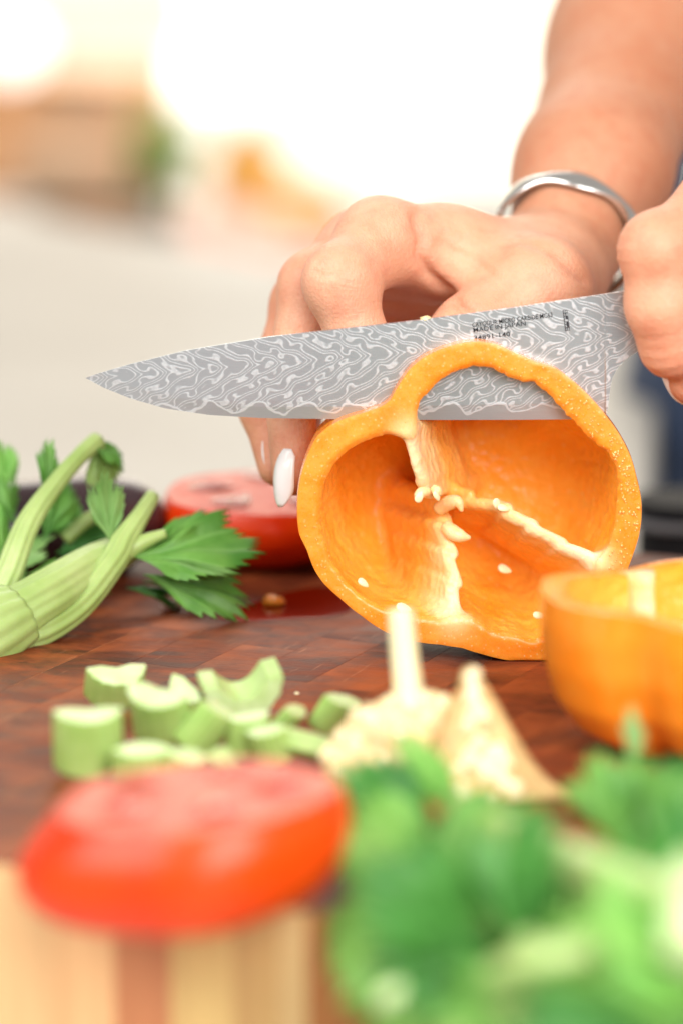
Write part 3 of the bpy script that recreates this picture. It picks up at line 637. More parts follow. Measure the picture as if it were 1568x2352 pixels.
# ------------------------------------------------------------------ knife
KY = 0.0062
def knife():
    spine = [(197, 868), (225, 858), (300, 836), (430, 804), (620, 773), (800, 753), (960, 735), (1200, 703), (1428, 669), (1500, 658)]
    edge = [(197, 868), (240, 891), (300, 915), (380, 938), (480, 953), (600, 960), (800, 963), (1000, 964.5), (1200, 964), (1310, 963), (1380, 960)]
    heel = [(1380, 960), (1391, 956), (1395, 930), (1398, 900), (1404, 868), (1418, 842), (1438, 822), (1460, 808), (1500, 792)]
    base = PY(1400, 850, KY)
    root = thing('kitchen_knife', base, 'patterned steel kitchen knife slicing through the orange pepper', 'knife')
    n = 160; xs = np.concatenate([np.linspace(197, 260, 24)[:-1], np.linspace(260, 1370, 110)[:-1], np.linspace(1370, 1500, 40)])
    sy = np.interp(xs, [p[0] for p in spine], [p[1] for p in spine])
    lowx = [p[0] for p in edge] + [p[0] for p in heel[1:]]; lowy = [p[1] for p in edge] + [p[1] for p in heel[1:]]
    ly = np.interp(xs, lowx, lowy)
    m = 14; front, back = [], []
    for i, x in enumerate(xs):
        for j in range(m + 1):
            w = j / m; y = sy[i] * (1 - w) + ly[i] * w; p = PY(x, y, KY)
            edge_w = 1.0 if x < 1385 else 0.0
            # thickness: 2 mm at the spine, thin at the edge; tip thins too
            tk = 0.0010 * (1 - w * 0.55) * min(1, 0.25 + (x - 197) / 700)
            zz = (ly[i] - y)
            if x < 1388 and zz < 30: tk *= max(0.06, zz / 30) ** 0.8
            if x >= 1388: tk = 0.0010
            front.append(p + Vector((0, -tk, 0))); back.append(p + Vector((0, tk, 0)))
    V = front + back; N = len(front); Fc = []; nx = len(xs)
    for i in range(nx - 1):
        for j in range(m):
            a, b = i * (m + 1) + j, (i + 1) * (m + 1) + j
            Fc.append((a, a + 1, b + 1, b)); Fc.append((N + a, N + b, N + b + 1, N + a + 1))
        a, b = i * (m + 1), (i + 1) * (m + 1); Fc.append((a, b, N + b, N + a)); Fc.append((a + m, N + a + m, N + b + m, b + m))
    for j in range(m):
        Fc.append((j, N + j, N + j + 1, j + 1)); a = (nx - 1) * (m + 1) + j; Fc.append((a, a + 1, N + a + 1, N + a))
    bl = mesh_obj('blade', V, Fc, 'damascus_steel', root, smooth=False)
    # handle, rounded section running back through the hand
    a = PY(1492, 728, KY); b = PY(2420, 600, KY); d = (b - a).normalized(); up = Vector((0, 1, 0)).cross(d) * -1
    rings = []
    for s, hy, hz in ((0, 0.0045, 0.0080), (0.004, 0.0085, 0.0110), (0.02, 0.0105, 0.0122), (0.055, 0.0112, 0.0128), (0.085, 0.0108, 0.0120), (0.104, 0.0115, 0.0135), (0.110, 0.008, 0.010)):
        rings.append([a + d * s + Vector((0, 1, 0)) * hy * math.cos(q) + up * hz * math.sin(q) for q in np.linspace(0, 2 * math.pi, 28, endpoint=False)])
    V, Fc = loft(rings); fix_normals(mesh_obj('handle', V, Fc, 'handle_black', root))
    # etched marks on the blade
    yf = KY - 0.0010 - 0.00006
    def text(body, x0, y0, x1, y1, hu, squash=1.0):
        cu = bpy.data.curves.new('t', 'FONT'); cu.body = body; cu.size = 1.0; cu.resolution_u = 3; cu.offset = 0.006
        ob = bpy.data.objects.new('t', cu); C.objects.link(ob); bpy.context.view_layer.update()
        me = bpy.data.meshes.new_from_object(ob.evaluated_get(bpy.context.evaluated_depsgraph_get())); C.objects.unlink(ob); bpy.data.objects.remove(ob)
        co = np.array([v.co[:] for v in me.vertices]); co -= co.min(0); wid = co[:, 0].max(); h = 0.70
        A_, B_ = PY(x0, y0, yf), PY(x1, y1, yf); ex = (B_ - A_) / wid; H = (PY(x0, y0 - hu, yf) - A_).length; ey = Vector((-ex.z, 0, ex.x)).normalized() * (H / h)
        for v, c in zip(me.vertices, co): v.co = A_ + ex * c[0] + ey * c[1]
        me.materials.append(M['etched_black']); o = bpy.data.objects.new('lettering', me); C.objects.link(o)
        o.parent = root; o.matrix_parent_inverse = Matrix.Translation(-root.location); return o
    text('CRYODUR MICRO CARBIDE MC63', 1084, 752, 1268, 728, 10.5)
    text('MADE IN JAPAN', 1087, 767, 1207, 751, 10.5)
    text('34891-140', 1088, 782, 1171, 772, 10.5)
    # small upright maker's mark: a column of open and filled boxes
    V, Fc = [], []
    p0, p1 = PY(1291, 713, yf), PY(1297, 759, yf); dn = (p1 - p0) / 7; rt = Vector((-dn.z, 0, dn.x)).normalized() * -1
    rt = Vector((0.00118, 0, 0.00012))
    def quad(a, b, c, d):
        k = len(V); V.extend([a, b, c, d]); Fc.append((k, k + 1, k + 2, k + 3))
    e = 0.16
    for k in range(7):
        q = p0 + dn * k
        quad(q, q + rt, q + rt + dn * e, q + dn * e); quad(q, q + rt * e, q + rt * e + dn, q + dn)
        if k not in (3, 5): quad(q + rt * 0.48, q + rt * 0.6, q + rt * 0.6 + dn, q + rt * 0.48 + dn)
        if k != 1: quad(q + rt * 0.88, q + rt, q + rt + dn, q + rt * 0.88 + dn)
        if k in (2, 4, 5): quad(q + rt * 0.5 + dn * 0.1, q + rt + dn * 0.1, q + rt + dn * 0.95, q + rt * 0.5 + dn * 0.95)
    q = p0 + dn * 7; quad(q, q + rt, q + rt + dn * e, q + dn * e)
    for i in range(len(V)): V[i] = V[i] + Vector((0, -0.000004 * (i // 4), 0))
    mesh_obj('maker_mark', V, Fc, 'etched_black', root, smooth=False)
    return root
knife()
def scrap(name, c, r, mat, label, cat, squash=(1, 1, 1), seed=0):
    bm = bmesh.new(); bmesh.ops.create_icosphere(bm, subdivisions=3, radius=1)
    for v in bm.verts:
        q = v.co.copy(); q *= 1 + 0.45 * mnoise.noise(q * 1.7 + Vector((seed, 0, 0))) + 0.15 * mnoise.noise(q * 5); v.co = Vector((q.x * squash[0], q.y * squash[1], q.z * squash[2])) * r
    me = bpy.data.meshes.new(name); bm.to_mesh(me); bm.free(); me.materials.append(M[mat]); me.polygons.foreach_set('use_smooth', [True] * len(me.polygons))
    o = bpy.data.objects.new(name, me); C.objects.link(o); o.location = c; full_pale(o) if mat == 'pepper_rib' else None; return tag(o, label, cat)
scrap('pepper_scrap', PY(976, 732, KY), 0.0012, 'pepper_rib', 'tiny cream pepper scrap stuck on the knife spine', 'scrap', (1.4, 0.8, 0.6), 3)

# ------------------------------------------------------------------ the cook: two hands, nails, bracelet, jeans
def flush(o, V, pts, R=0.009):
    w = np.zeros(len(V))
    for p in pts: w = np.maximum(w, np.exp(-((V - np.array(p)) ** 2).sum(1) / (R * 1.6) ** 2))
    at = o.data.attributes.new('flush', 'FLOAT', 'POINT'); at.data.foreach_set('value', w)
def nail(c, along, normal, L, Wd, parent):
    along = along.normalized(); normal = (normal - along * normal.dot(along)).normalized(); side = along.cross(normal)
    nu, nv = 18, 12; V = []
    for i in range(nu):
        u = i / (nu - 1); hw = Wd / 2 * (0.80 + 0.2 * math.sin(min(1, u * 1.7) * math.pi / 2)) * (1 - max(0, (u - 0.62) / 0.38) ** 2.2 * 0.82) * (1 if u > 0.12 else 0.7 + 2.5 * u)
        for j in range(nv):
            v = j / (nv - 1) * 2 - 1
            V.append(c + along * (u - 0.5) * L + side * hw * v + normal * (-(v * hw) ** 2 / (Wd * 0.95) - 0.0016 * (2 * u - 1) ** 2))
    Fc = [(i * nv + j, i * nv + j + 1, (i + 1) * nv + j + 1, (i + 1) * nv + j) for i in range(nu - 1) for j in range(nv - 1)]
    o = mesh_obj('fingernail', V, Fc, 'nail_polish', parent); m = o.modifiers.new('thick', 'SOLIDIFY'); m.thickness = 0.0007; m.offset = 0; return o
def cook():
    root = thing('person', G(1500, 1100, -BOARD_T) + Vector((0.1, 0.2, -0.9)), 'cook in blue jeans holding the orange pepper and the knife, white nails', 'person')
    # --- far hand on the pepper with its forearm
    W0 = PY(1280, 600, 0.085)
    arm = [PY(1288, 585, 0.085), PY(1360, 400, 0.112), PY(1468, 120, 0.175), PY(1530, -230, 0.262), PY(1560, -340, 0.30)]
    armr = [0.0168, 0.0212, 0.0272, 0.034, 0.037]
    mcp = dict(i=PY(872, 553, 0.043), m=PY(835, 578, 0.060), r=PY(812, 625, 0.077), p=PY(815, 680, 0.092))
    fing = dict(
        i=([mcp['i'], PY(783, 648, 0.025), PY(826, 800, 0.023), PY(868, 905, 0.026)], [0.0104, 0.0094, 0.0080, 0.0066]),
        m=([mcp['m'], PY(722, 660, 0.046), PY(668, 880, 0.038), PY(675, 1088, 0.030)], [0.0104, 0.0091, 0.0075, 0.0061]),
        r=([mcp['r'], PY(700, 700, 0.066), PY(612, 930, 0.052), PY(640, 1070, 0.043)], [0.0098, 0.0087, 0.0073, 0.0059]),
        p=([mcp['p'], PY(730, 760, 0.084), PY(680, 930, 0.072), PY(700, 1030, 0.060)], [0.0092, 0.0080, 0.0068, 0.0056]))
    thumb = ([PY(1270, 640, 0.066), PY(1240, 665, 0.042), PY(1085, 770, 0.030), PY(985, 850, 0.024)], [0.0150, 0.0128, 0.0105, 0.0085])
    allp = arm + sum([f[0] for f in fing.values()], []) + thumb[0]
    lo = [min(p[i] for p in allp) - 0.028 for i in range(3)]; hi = [max(p[i] for p in allp) + 0.028 for i in range(3)]
    hi[2] = min(hi[2], arm[-1].z + 0.01); lo[2] = max(lo[2], 0.02)
    Fd = Field(lo, hi, 0.0011)
    palm = Fd.chain(arm, armr, 0.012)
    wl = [PY(1235, 618, 0.074), PY(1262, 655, 0.092)]
    heads = [mcp[k] for k in 'imrp']
    for k, (h, r) in enumerate(zip(heads, (0.0110, 0.0116, 0.0110, 0.0102))):
        palm = smin(palm, Fd.cap(wl[0].lerp(wl[1], k / 3), h, 0.0128, r), 0.0075)
    th = Fd.chain(thumb[0], thumb[1], 0.006)
    palm = smin(palm, Fd.cap(thumb[0][1], mcp['i'].lerp(W0, 0.35), 0.008, 0.009), 0.012)      # the web
    full = smin(palm, th, 0.010)
    for k, (pts, rad) in fing.items():
        f = Fd.chain(pts, rad, 0.0045)
        kn = Fd.cap(pts[1], pts[1] + Vector((0, 0, 0.0004)), rad[1] * 1.01, rad[1] * 1.01); f = smin(f, kn, 0.003)
        full = np.minimum(full, smin(palm, f, 0.0075))
    # creases: fold at the base of the index, wrist lines
    V, Q = Fd.mesh(full.astype(np.float32)); del full, palm, th
    V = crease(V, Q, [([(955, 498), (972, 545), (966, 590), (985, 632), (1035, 680), (1075, 720)], 13, 0.0022, 0.09), ([(728, 600), (752, 612), (772, 606)], 6, 0.0006, 0.06), ([(722, 622), (748, 634), (775, 628)], 6, 0.0006, 0.06),
                      ([(1205, 548), (1270, 575), (1345, 640)], 16, 0.0014, 0.09), ([(1010, 560), (1090, 600), (1150, 655)], 12, 0.0009, 0.09)])
    o = np_obj('arm', V, Q, 'skin', root); at = o.data.attributes.new('tan', 'FLOAT', 'POINT')  # vertex weight of the painted forearm shade, rising from the wrist
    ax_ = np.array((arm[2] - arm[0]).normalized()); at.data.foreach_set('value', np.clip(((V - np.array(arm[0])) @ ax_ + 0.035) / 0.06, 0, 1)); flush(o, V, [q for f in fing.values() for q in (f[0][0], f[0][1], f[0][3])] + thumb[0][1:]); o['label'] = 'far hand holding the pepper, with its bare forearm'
    nail(PY(640, 1088, 0.030) + Vector((0, -0.0058, 0)), PY(640, 1160, 0.028) - PY(648, 1020, 0.031), Vector((-0.78, -0.62, 0.05)), 0.0158, 0.0086, root)
    nail(PY(612, 1060, 0.042) + Vector((-0.001, 0.002, 0)), PY(625, 1140, 0.040) - PY(604, 1010, 0.044), Vector((-0.9, 0.35, 0.0)), 0.0125, 0.0088, root)
    # --- bracelet on the far wrist
    ax = (arm[1] - arm[0]).normalized(); c = PY(1300, 545, 0.092); s1 = ax.cross(Vector((0, 1, 0))).normalized(); s2 = ax.cross(s1)
    tilt = Matrix.Rotation(math.radians(9), 3, s1)
    rings = []; nn = 72
    for k in range(nn + 1):
        a = 2 * math.pi * k / nn
        rad = (s1 * math.cos(a) + s2 * math.sin(a)); cc = c + tilt @ (rad * 0.0208); r_ = tilt @ rad; x_ = tilt @ ax
        wv = 0.0034 * (1 + 0.25 * math.sin(6 * a)); rings.append([cc + x_ * wv * math.cos(q) + r_ * 0.0011 * math.sin(q) for q in np.linspace(0, 2 * math.pi, 14, endpoint=False)])
    V, Fc = loft(rings); br = fix_normals(mesh_obj('bracelet', V, Fc, 'silver')); tag(br, 'silver cuff bracelet round the far wrist', 'bracelet')
    # --- near hand on the knife handle
    I = [PY(1665, 470, 0.004), PY(1512, 578, -0.0085), PY(1517, 700, -0.0095), PY(1545, 790, -0.0060), PY(1620, 812, 0.002)]
    Ir = [0.0105, 0.0090, 0.0086, 0.0082, 0.0070]
    Mi = [PY(1785, 480, 0.010), PY(1690, 620, -0.010), PY(1680, 790, -0.010), PY(1600, 862, 0.000), PY(1580, 868, 0.006)]
    Mr = [0.0105, 0.0094, 0.0085, 0.0072, 0.0062]
    R_ = [PY(1890, 500, 0.014), PY(1845, 630, -0.010), PY(1840, 770, -0.008), PY(1800, 800, 0.014)]; Rr = [0.010, 0.0090, 0.0082, 0.0068]
    Pk = [PY(1985, 520, 0.016), PY(1975, 620, -0.008), PY(1970, 730, -0.006), PY(1940, 760, 0.014)]; Pr = [0.009, 0.0080, 0.0072, 0.006]
    Th = [PY(1900, 520, 0.040), PY(1720, 590, 0.034), PY(1600, 640, 0.026), PY(1530, 690, 0.019)]; Tr = [0.0140, 0.0115, 0.0098, 0.0080]
    Wn = [PY(2050, 330, 0.045), PY(2420, 60, 0.080), PY(2900, -250, 0.13)]; Wr = [0.022, 0.027, 0.034]
    allp = I + Mi + R_ + Pk + Th + Wn[:2]
    lo = [min(p[i] for p in allp) - 0.016 for i in range(3)]; hi = [max(p[i] for p in allp) + 0.03 for i in range(3)]
    Fd = Field(lo, hi, 0.00105)
    palm = Fd.chain(Wn, Wr, 0.01)
    for pts, r in ((I, 0.0115), (Mi, 0.0115), (R_, 0.011), (Pk, 0.010)): palm = smin(palm, Fd.cap(Wn[0], pts[0], 0.018, r), 0.010)
    full = smin(palm, Fd.chain(Th, Tr, 0.005), 0.008)
    for pts, rad in ((I, Ir), (Mi, Mr), (R_, Rr), (Pk, Pr)):
        f = Fd.chain(pts, rad, 0.0045); kn = Fd.cap(pts[1] + Vector((-0.0006, -0.0004, 0.0008)), pts[1], rad[1] * 1.07, rad[1] * 1.02); f = smin(f, kn, 0.003)
        full = np.minimum(full, smin(palm, f, 0.006))
    # folds of skin over the index knuckle and under the last joint
    def folds(F, c, along, R, amp, wl_):
        al = along.normalized(); px, py, pz = Fd.X - c[0], Fd.Y - c[1], Fd.Z - c[2]
        s = px * al.x + py * al.y + pz * al.z
        return F + amp * np.exp(-(px ** 2 + py ** 2 + pz ** 2) / (R * R)) * np.sin(2 * np.pi * s / wl_ + 40 * px)
    full = folds(full, PY(1452, 575, -0.012), I[2] - I[1], 0.0065, 0.00030, 0.0030)
    full = folds(full, PY(1525, 815, -0.012), I[3] - I[2], 0.0065, 0.00026, 0.0034)
    V, Q = Fd.mesh(full.astype(np.float32)); o = np_obj('arm', V, Q, 'skin', root); flush(o, V, [I[1], I[3], I[4], Mi[1], Mi[3], Mi[4], R_[1], Pk[1]]); o['label'] = 'near hand curled round the knife handle'
    nail(PY(1562, 893, -0.0035), PY(1592, 940, 0.000) - PY(1545, 862, -0.002), Vector((-0.40, -0.88, -0.15)), 0.0125, 0.0085, root)
    # --- jeans behind the counter
    rings = []
    c = P(1494, 1000, 1.45)
    for zz, rx, ry, dx in ((-0.85, 0.075, 0.085, 0.02), (-0.40, 0.085, 0.09, 0.01), (-0.14, 0.098, 0.10, -0.006), (-0.05, 0.102, 0.105, -0.004), (0.02, 0.098, 0.105, 0.002), (0.075, 0.093, 0.10, 0.010), (0.12, 0.090, 0.098, 0.02)):
        rings.append([Vector((c.x + 0.125 + dx + rx * math.cos(a) * 1.25, c.y + 0.10 + ry * math.sin(a) + 0.004 * math.sin(5 * a + zz * 40), zz)) for a in np.linspace(0, 2 * math.pi, 48, endpoint=False)])
    V, Fc = loft(rings); fix_normals(mesh_obj('jeans', V, Fc, 'denim', root))
cook()

# ------------------------------------------------------------------ black tray behind the board, right
def tray():
    c0, c1 = P(1462, 1258, 1.02), P(2050, 1165, 1.02)
    z0, z1 = -BOARD_T + 0.0005, c1.z; x0, x1, y0 = c0.x, c1.x, c0.y
    root = thing('black_pan', ((x0 + x1) / 2, y0 + 0.1, z0), 'black metal pan with a grey ledge behind the pepper, far right', 'pan')
    hh = z1 - z0
    def shell(name, za, zb, ins, mat):
        n = 10; rr = 0.018; xa, xb, ya, yb = x0 + ins, x1 - ins, y0 + ins, y0 + 0.042 - ins; ring = []
        for (cx, cy, a0) in ((xb - rr, yb - rr, 0), (xa + rr, yb - rr, 90), (xa + rr, ya + rr, 180), (xb - rr, ya + rr, 270)):
            for k in range(n): a = math.radians(a0 + 90 * k / (n - 1)); ring.append((cx + rr * math.cos(a), cy + rr * math.sin(a)))
        V, Fc = loft([[Vector((x, y, z)) for x, y in ring] for z in (za, zb)]); o = fix_normals(mesh_obj(name, V, Fc, mat, root, smooth=False)); m = o.modifiers.new('bevel', 'BEVEL'); m.width = 0.001; m.segments = 2
    shell('base', z0, z0 + hh * 0.80, 0.002, 'tray_black')
    shell('ledge', z0 + hh * 0.80 + 0.0002, z0 + hh * 0.87, -0.002, 'tray_rim')
    shell('lid', z0 + hh * 0.87 + 0.0002, z1, 0.001, 'tray_black')
tray()

# ------------------------------------------------------------------ tomatoes
def tomato(name, c, rx, ry, levels, label, tilt, cutlift, seed, lob=5):
    root = thing(name, c, label, 'tomato'); root.rotation_euler = tilt
    n = 96; A = np.linspace(0, 2 * math.pi, n, endpoint=False)
    def R(a): return 1 + 0.025 * math.cos(lob * a + seed) + 0.018 * math.cos(2 * a + seed * 2)
    def put(o): o.parent = root; o.matrix_parent_inverse = Matrix.Identity(4); return o
    zs = [l[0] for l in levels]; zz = np.linspace(0, 1, 34); zz = zs[0] + (zs[-1] - zs[0]) * (1 - np.cos(zz * math.pi * 0.5)) ** 0.9
    f = lambda k: np.interp(zz, zs, [l[k] for l in levels])
    K, OX, OY = f(1), f(2), f(3)
    sm = lambda a: np.convolve(np.pad(a, 3, mode='edge'), np.ones(7) / 7, 'valid')
    K2 = sm(K); K2[0] = K[0]; K2[-1] = K[-1]; K = K2
    rings = [[Vector((ox + rx * k * R(a) * math.cos(a), oy + ry * k * R(a) * math.sin(a), z)) for a in A] for z, k, ox, oy in zip(zz, K, OX, OY)]
    V, Fc = loft(rings, True, False); put(fix_normals(mesh_obj('skin', V, Fc, 'tomato_skin')))
    # cut face
    top = rings[-1]; tc = sum(top, Vector()) / n; V = []; Fc = []; m = 16
    for j in range(m + 1):
        w = j / m
        for i, p in enumerate(top):
            q = tc.lerp(p, 1 - w * 0.999); q = q + Vector((0, 0, cutlift * math.sin(w * math.pi / 2) + 0.0006 * mnoise.noise(q * 160))) if j else p; V.append(q)
    for j in range(m):
        for i in range(n):
            a, b = j * n + i, j * n + (i + 1) % n; Fc.append((a, b, b + n, a + n))
    o = put(mesh_obj('cut_face', V, Fc, 'tomato_flesh')); fix_normals(o)
    # seed chambers
    for k in range(lob):
        a0 = 2 * math.pi * (k + 0.5) / lob + seed; V = []; nn = 28
        for ring_ in range(4):
            s = 1 - ring_ / 3 * 0.98
            for i in range(nn):
                t_ = 2 * math.pi * i / nn; rr = 0.56 + 0.24 * math.cos(t_) * s; aa = a0 + 0.40 * math.sin(t_) * s * (0.7 + 0.3 * math.cos(t_))
                V.append(tc + Vector((rx * levels[-1][1] * rr * math.cos(aa), ry * levels[-1][1] * rr * math.sin(aa), cutlift * math.sin((1 - rr) * math.pi / 2) + 0.0006 + 0.0010 * (1 - s))))
        Fc = [(r * nn + i, r * nn + (i + 1) % nn, (r + 1) * nn + (i + 1) % nn, (r + 1) * nn + i) for r in range(3) for i in range(nn)]
        put(fix_normals(mesh_obj('seed_chamber', V, Fc, 'tomato_jelly')))
    return root
fc = G(424, 2096)
tomato('tomato_half', fc + Vector((0, 0.003, 0.0003)), 0.0332, 0.0290, [(0, 0.66, 0, 0), (0.0025, 0.84, -0.0005, 0), (0.007, 0.96, -0.0008, 0), (0.0118, 1.0, 0, 0), (0.0165, 0.97, 0.002, 0), (0.0212, 0.88, 0.004, 0), (0.0230, 0.83, 0.0045, 0)],
       'large red tomato half at the board edge in the blurred foreground', (math.radians(0), math.radians(-5), 0), 0.0008, 0.6)
rc = G(608, 1312)
tomato('tomato_half', rc + Vector((0, 0.018, 0.0003)), 0.0345, 0.032, [(0, 0.46, 0, 0), (0.004, 0.74, 0, 0), (0.009, 0.94, 0, 0), (0.014, 1.0, 0, 0), (0.0185, 0.975, 0, 0), (0.021, 0.92, 0, 0)],
       'red tomato half behind the pepper, under the white fingernail', (math.radians(2.5), 0, 0.4), 0.0010, 1.9)

# juice on the board
def puddle(pts, label, nseg=64, seed=0):
    c = sum((G(*p) for p in pts), Vector()) / len(pts); q = [G(*p) for p in pts]
    loop = catmull(q + [q[0]], 10)[:-1]; V = []; n = len(loop)
    for r, h in ((1.0, 0.0001), (0.93, 0.00018), (0.8, 0.00024), (0.6, 0.00026), (0.02, 0.00027)):
        for p in loop: V.append(c.lerp(p, r) + Vector((0, 0, h)))
    Fc = [(k * n + i, k * n + (i + 1) % n, (k + 1) * n + (i + 1) % n, (k + 1) * n + i) for k in range(4) for i in range(n)]
    Fc.append(tuple(range(4 * n, 5 * n)))
    o = fix_normals(mesh_obj('juice_puddle', V, Fc, 'juice_film')); tag(o, label, 'puddle'); return o
puddle([(478, 1420), (540, 1402), (620, 1372), (700, 1352), (760, 1350), (800, 1372), (800, 1405), (740, 1420), (680, 1422), (580, 1428)], 'wet orange-red tomato juice on the board below the rear tomato')
scrap('garlic_scrap', G(394, 1400) + Vector((0, 0, 0.0014)), 0.0024, 'garlic_bit', 'tiny pinkish white scrap on the board near the celery leaf', 'scrap', (1.1, 0.9, 0.55), 5)
scrap('pepper_crumb', G(682, 1595) + Vector((0, 0, 0.0003)), 0.0006, 'seed', 'single tiny pale crumb on the bare board', 'crumb', (1, 1, 0.6), 8)
scrap('pepper_scrap', G(630, 1392) + Vector((0, 0, 0.0016)), 0.0026, 'pepper_cut_flesh', 'small orange pepper scrap in the tomato juice', 'scrap', (1.2, 0.9, 0.6), 9)

# ------------------------------------------------------------------ pepper bowl, right
def pepper_bowl():
    c = G(1640, 1722) + Vector((0, 0.004, 0)); c.z = 0
    root = thing('pepper_bowl', c, 'hollow orange pepper bottom standing cut side up at the right edge', 'bell pepper')
    n = 200; A = np.linspace(0, 2 * math.pi, n, endpoint=False); a0 = math.radians(238)
    def lobe(a, s): return 1 - s * 0.20 * max(0, math.cos(1.5 * (a - a0))) ** 10 * 1.0 if True else 1
    def lobe(a, s):
        d = (a - a0) % (2 * math.pi / 3); d = min(d, 2 * math.pi / 3 - d); return 1 - s * math.exp(-(d / 0.17) ** 2)
    H = 0.0378; rx, ry = 0.0425, 0.0400
    lv = [(0.0, 0.42, 0.30), (0.0015, 0.60, 0.28), (0.006, 0.79, 0.20), (0.013, 0.905, 0.13), (0.022, 0.965, 0.09), (0.031, 0.99, 0.065), (H, 0.985, 0.05)]
    zz = np.concatenate([np.linspace(0, 0.006, 8)[:-1], np.linspace(0.006, H, 18)])
    K = np.interp(zz, [l[0] for l in lv], [l[1] for l in lv]); L = np.interp(zz, [l[0] for l in lv], [l[2] for l in lv])
    wob = lambda a: 0.0012 * math.sin(2 * a + 1) + 0.0008 * math.sin(5 * a)
    def ring(z, k, l, off, rim=0.0): return [c + Vector(((rx * k * lobe(a, l) - off) * math.cos(a), (ry * k * lobe(a, l) - off) * math.sin(a), z + (wob(a) if rim else 0) * rim)) for a in A]
    outer = [ring(z, k, l, 0, min(1, (z / H) ** 3)) for z, k, l in zip(zz, K, L)]
    V, Fc = loft(outer, True, False); fix_normals(mesh_obj('skin', V, Fc, 'pepper_skin', root))
    th = 0.0058; rim = [outer[-1]] + [ring(H + dz, K[-1], L[-1], th * q, 1) for q, dz in ((0.15, 0.0003), (0.5, 0.0004), (0.85, 0.0002), (1.0, -0.0005))]
    V, Fc = loft(rim, False, False); fix_normals(mesh_obj('cut_face', V, Fc, 'pepper_cut_flesh', root))
    inner = [rim[-1]] + [ring(z, k, l, th, min(1, (z / H) ** 3)) for z, k, l in list(zip(zz, K, L))[::-1] if 0.006 < z < H - 0.001] + [ring(0.0055, 0.35, 0.2, 0.002), ring(0.005, 0.06, 0, 0)]
    V, Fc = loft(inner, False, True); o = mesh_obj('cavity_wall', V, Fc, 'pepper_inner', root)
    # pale rib inside the nearest lobe crease
    for k in range(3):
        a = a0 + 2 * math.pi * k / 3; d = Vector((math.cos(a), math.sin(a), 0)); s = Vector((-d.y, d.x, 0)); rings = []
        r0 = lambda z: (rx * np.interp(z, zz, K) * (1 - np.interp(z, zz, L)) - th + 0.001)
        for z in np.linspace(H - 0.0012, 0.008, 10):
            R0 = r0(z); W_ = 0.0065 * (1 - 0.3 * (H - z) / H); t_ = 0.0030
            rings.append([c + d * R0 + s * t_ * 1.6 + Vector((0, 0, z)), c + d * (R0 - W_) + s * t_ * 0.5 + Vector((0, 0, z)), c + d * (R0 - W_ - 0.001) + Vector((0, 0, z)), c + d * (R0 - W_) - s * t_ * 0.5 + Vector((0, 0, z)), c + d * R0 - s * t_ * 1.6 + Vector((0, 0, z))])
        V, Fc = loft(rings); full_pale(fix_normals(mesh_obj('rib', V, Fc, 'pepper_rib', root)))
pepper_bowl()

# ------------------------------------------------------------------ diced celery
def celery_piece(u, v, lift, R, arc, wall, L, rot, label, z0=0.0):
    """crescent section in local XZ, extruded along Y by L; rot = euler; stands at pixel (u, v) on height z0"""
    n = 26; sec = []; R *= 0.93; L *= 0.93; wall *= 0.93; wall = max(wall, 0.80 * R) if R < 0.0095 else wall
    for i in range(n): 
        a = math.pi * 1.5 - arc / 2 + arc * i / (n - 1); r = R * (1 + 0.025 * math.sin(i * 1.9)); sec.append((r * math.cos(a), r * math.sin(a)))
    for i in range(n):
        a = math.pi * 1.5 + arc / 2 - arc * i / (n - 1); w = wall * (1 - 0.35 * abs(2 * i / (n - 1) - 1) ** 4); sec.append(((R - w) * math.cos(a), (R - w) * math.sin(a)))
    m = len(sec); cz = sum(p[1] for p in sec) / m; rings = []
    ins = [(0, 0.93), (0.03, 0.985), (0.1, 1.0), (0.35, 1.01), (0.65, 1.01), (0.9, 1.0), (0.97, 0.985), (1, 0.93)]
    cx_ = 0
    for s, k in ins:
        kk = 1 - (1 - k) * 0.35
        rings.append([Vector((p[0] * kk, (s - 0.5) * L, (p[1] - cz) * kk)) for p in sec])
    V, Fc = loft(rings, False, False); nb = len(Fc)
    # cut ends as strips between outer and inner arc
    fm = [2 if n - 1 <= (q % m) < m - 0 and (q % m) >= n - 1 else 0 for q in range(nb)]
    for base, fl in ((0, True), ((len(ins) - 1) * m, False)):
        for i in range(n - 1):
            q = (base + i, base + i + 1, base + m - 2 - i, base + m - 1 - i); Fc.append(q[::-1] if fl else q); fm.append(1)
    Rm = Matrix.Rotation(rot[2], 4, 'Z') @ Matrix.Rotation(rot[1], 4, 'Y') @ Matrix.Rotation(rot[0], 4, 'X')
    V = [Rm @ p for p in V]; lo = min(p.z for p in V)
    c = G(u, v, z0); V = [p + Vector((0, 0, -lo)) for p in V]
    o = mesh_obj('celery_piece', V, Fc, ['celery_skin', 'celery_cut', 'celery_inner'], smooth=True, fmat=fm); o.location = c + Vector((0, 0, 0.0003 + lift)); fix_normals(o)
    m_ = o.modifiers.new('es', 'EDGE_SPLIT'); m_.split_angle = math.radians(50)
    return tag(o, label, 'celery', 'diced celery on the board')
r_ = math.radians
celery_piece(268, 1632, 0, 0.0082, 2.9, 0.0062, 0.0100, (r_(-58), 0, r_(15)), 'rear left celery piece, dark green curve with a pale top')
celery_piece(366, 1735, 0, 0.0088, 2.8, 0.0072, 0.0165, (r_(-62), r_(8), r_(-24)), 'largest domed celery piece, upright in the middle of the dice')
celery_piece(556, 1672, 0.0025, 0.0106, 3.3, 0.0060, 0.0100, (r_(14), r_(-8), r_(12)), 'U-shaped celery piece with its open side up, rear right')
celery_piece(205, 1785, 0, 0.0088, 2.8, 0.0070, 0.0160, (r_(-76), 0, r_(8)), 'leftmost celery piece, tall block with a flat pale top')
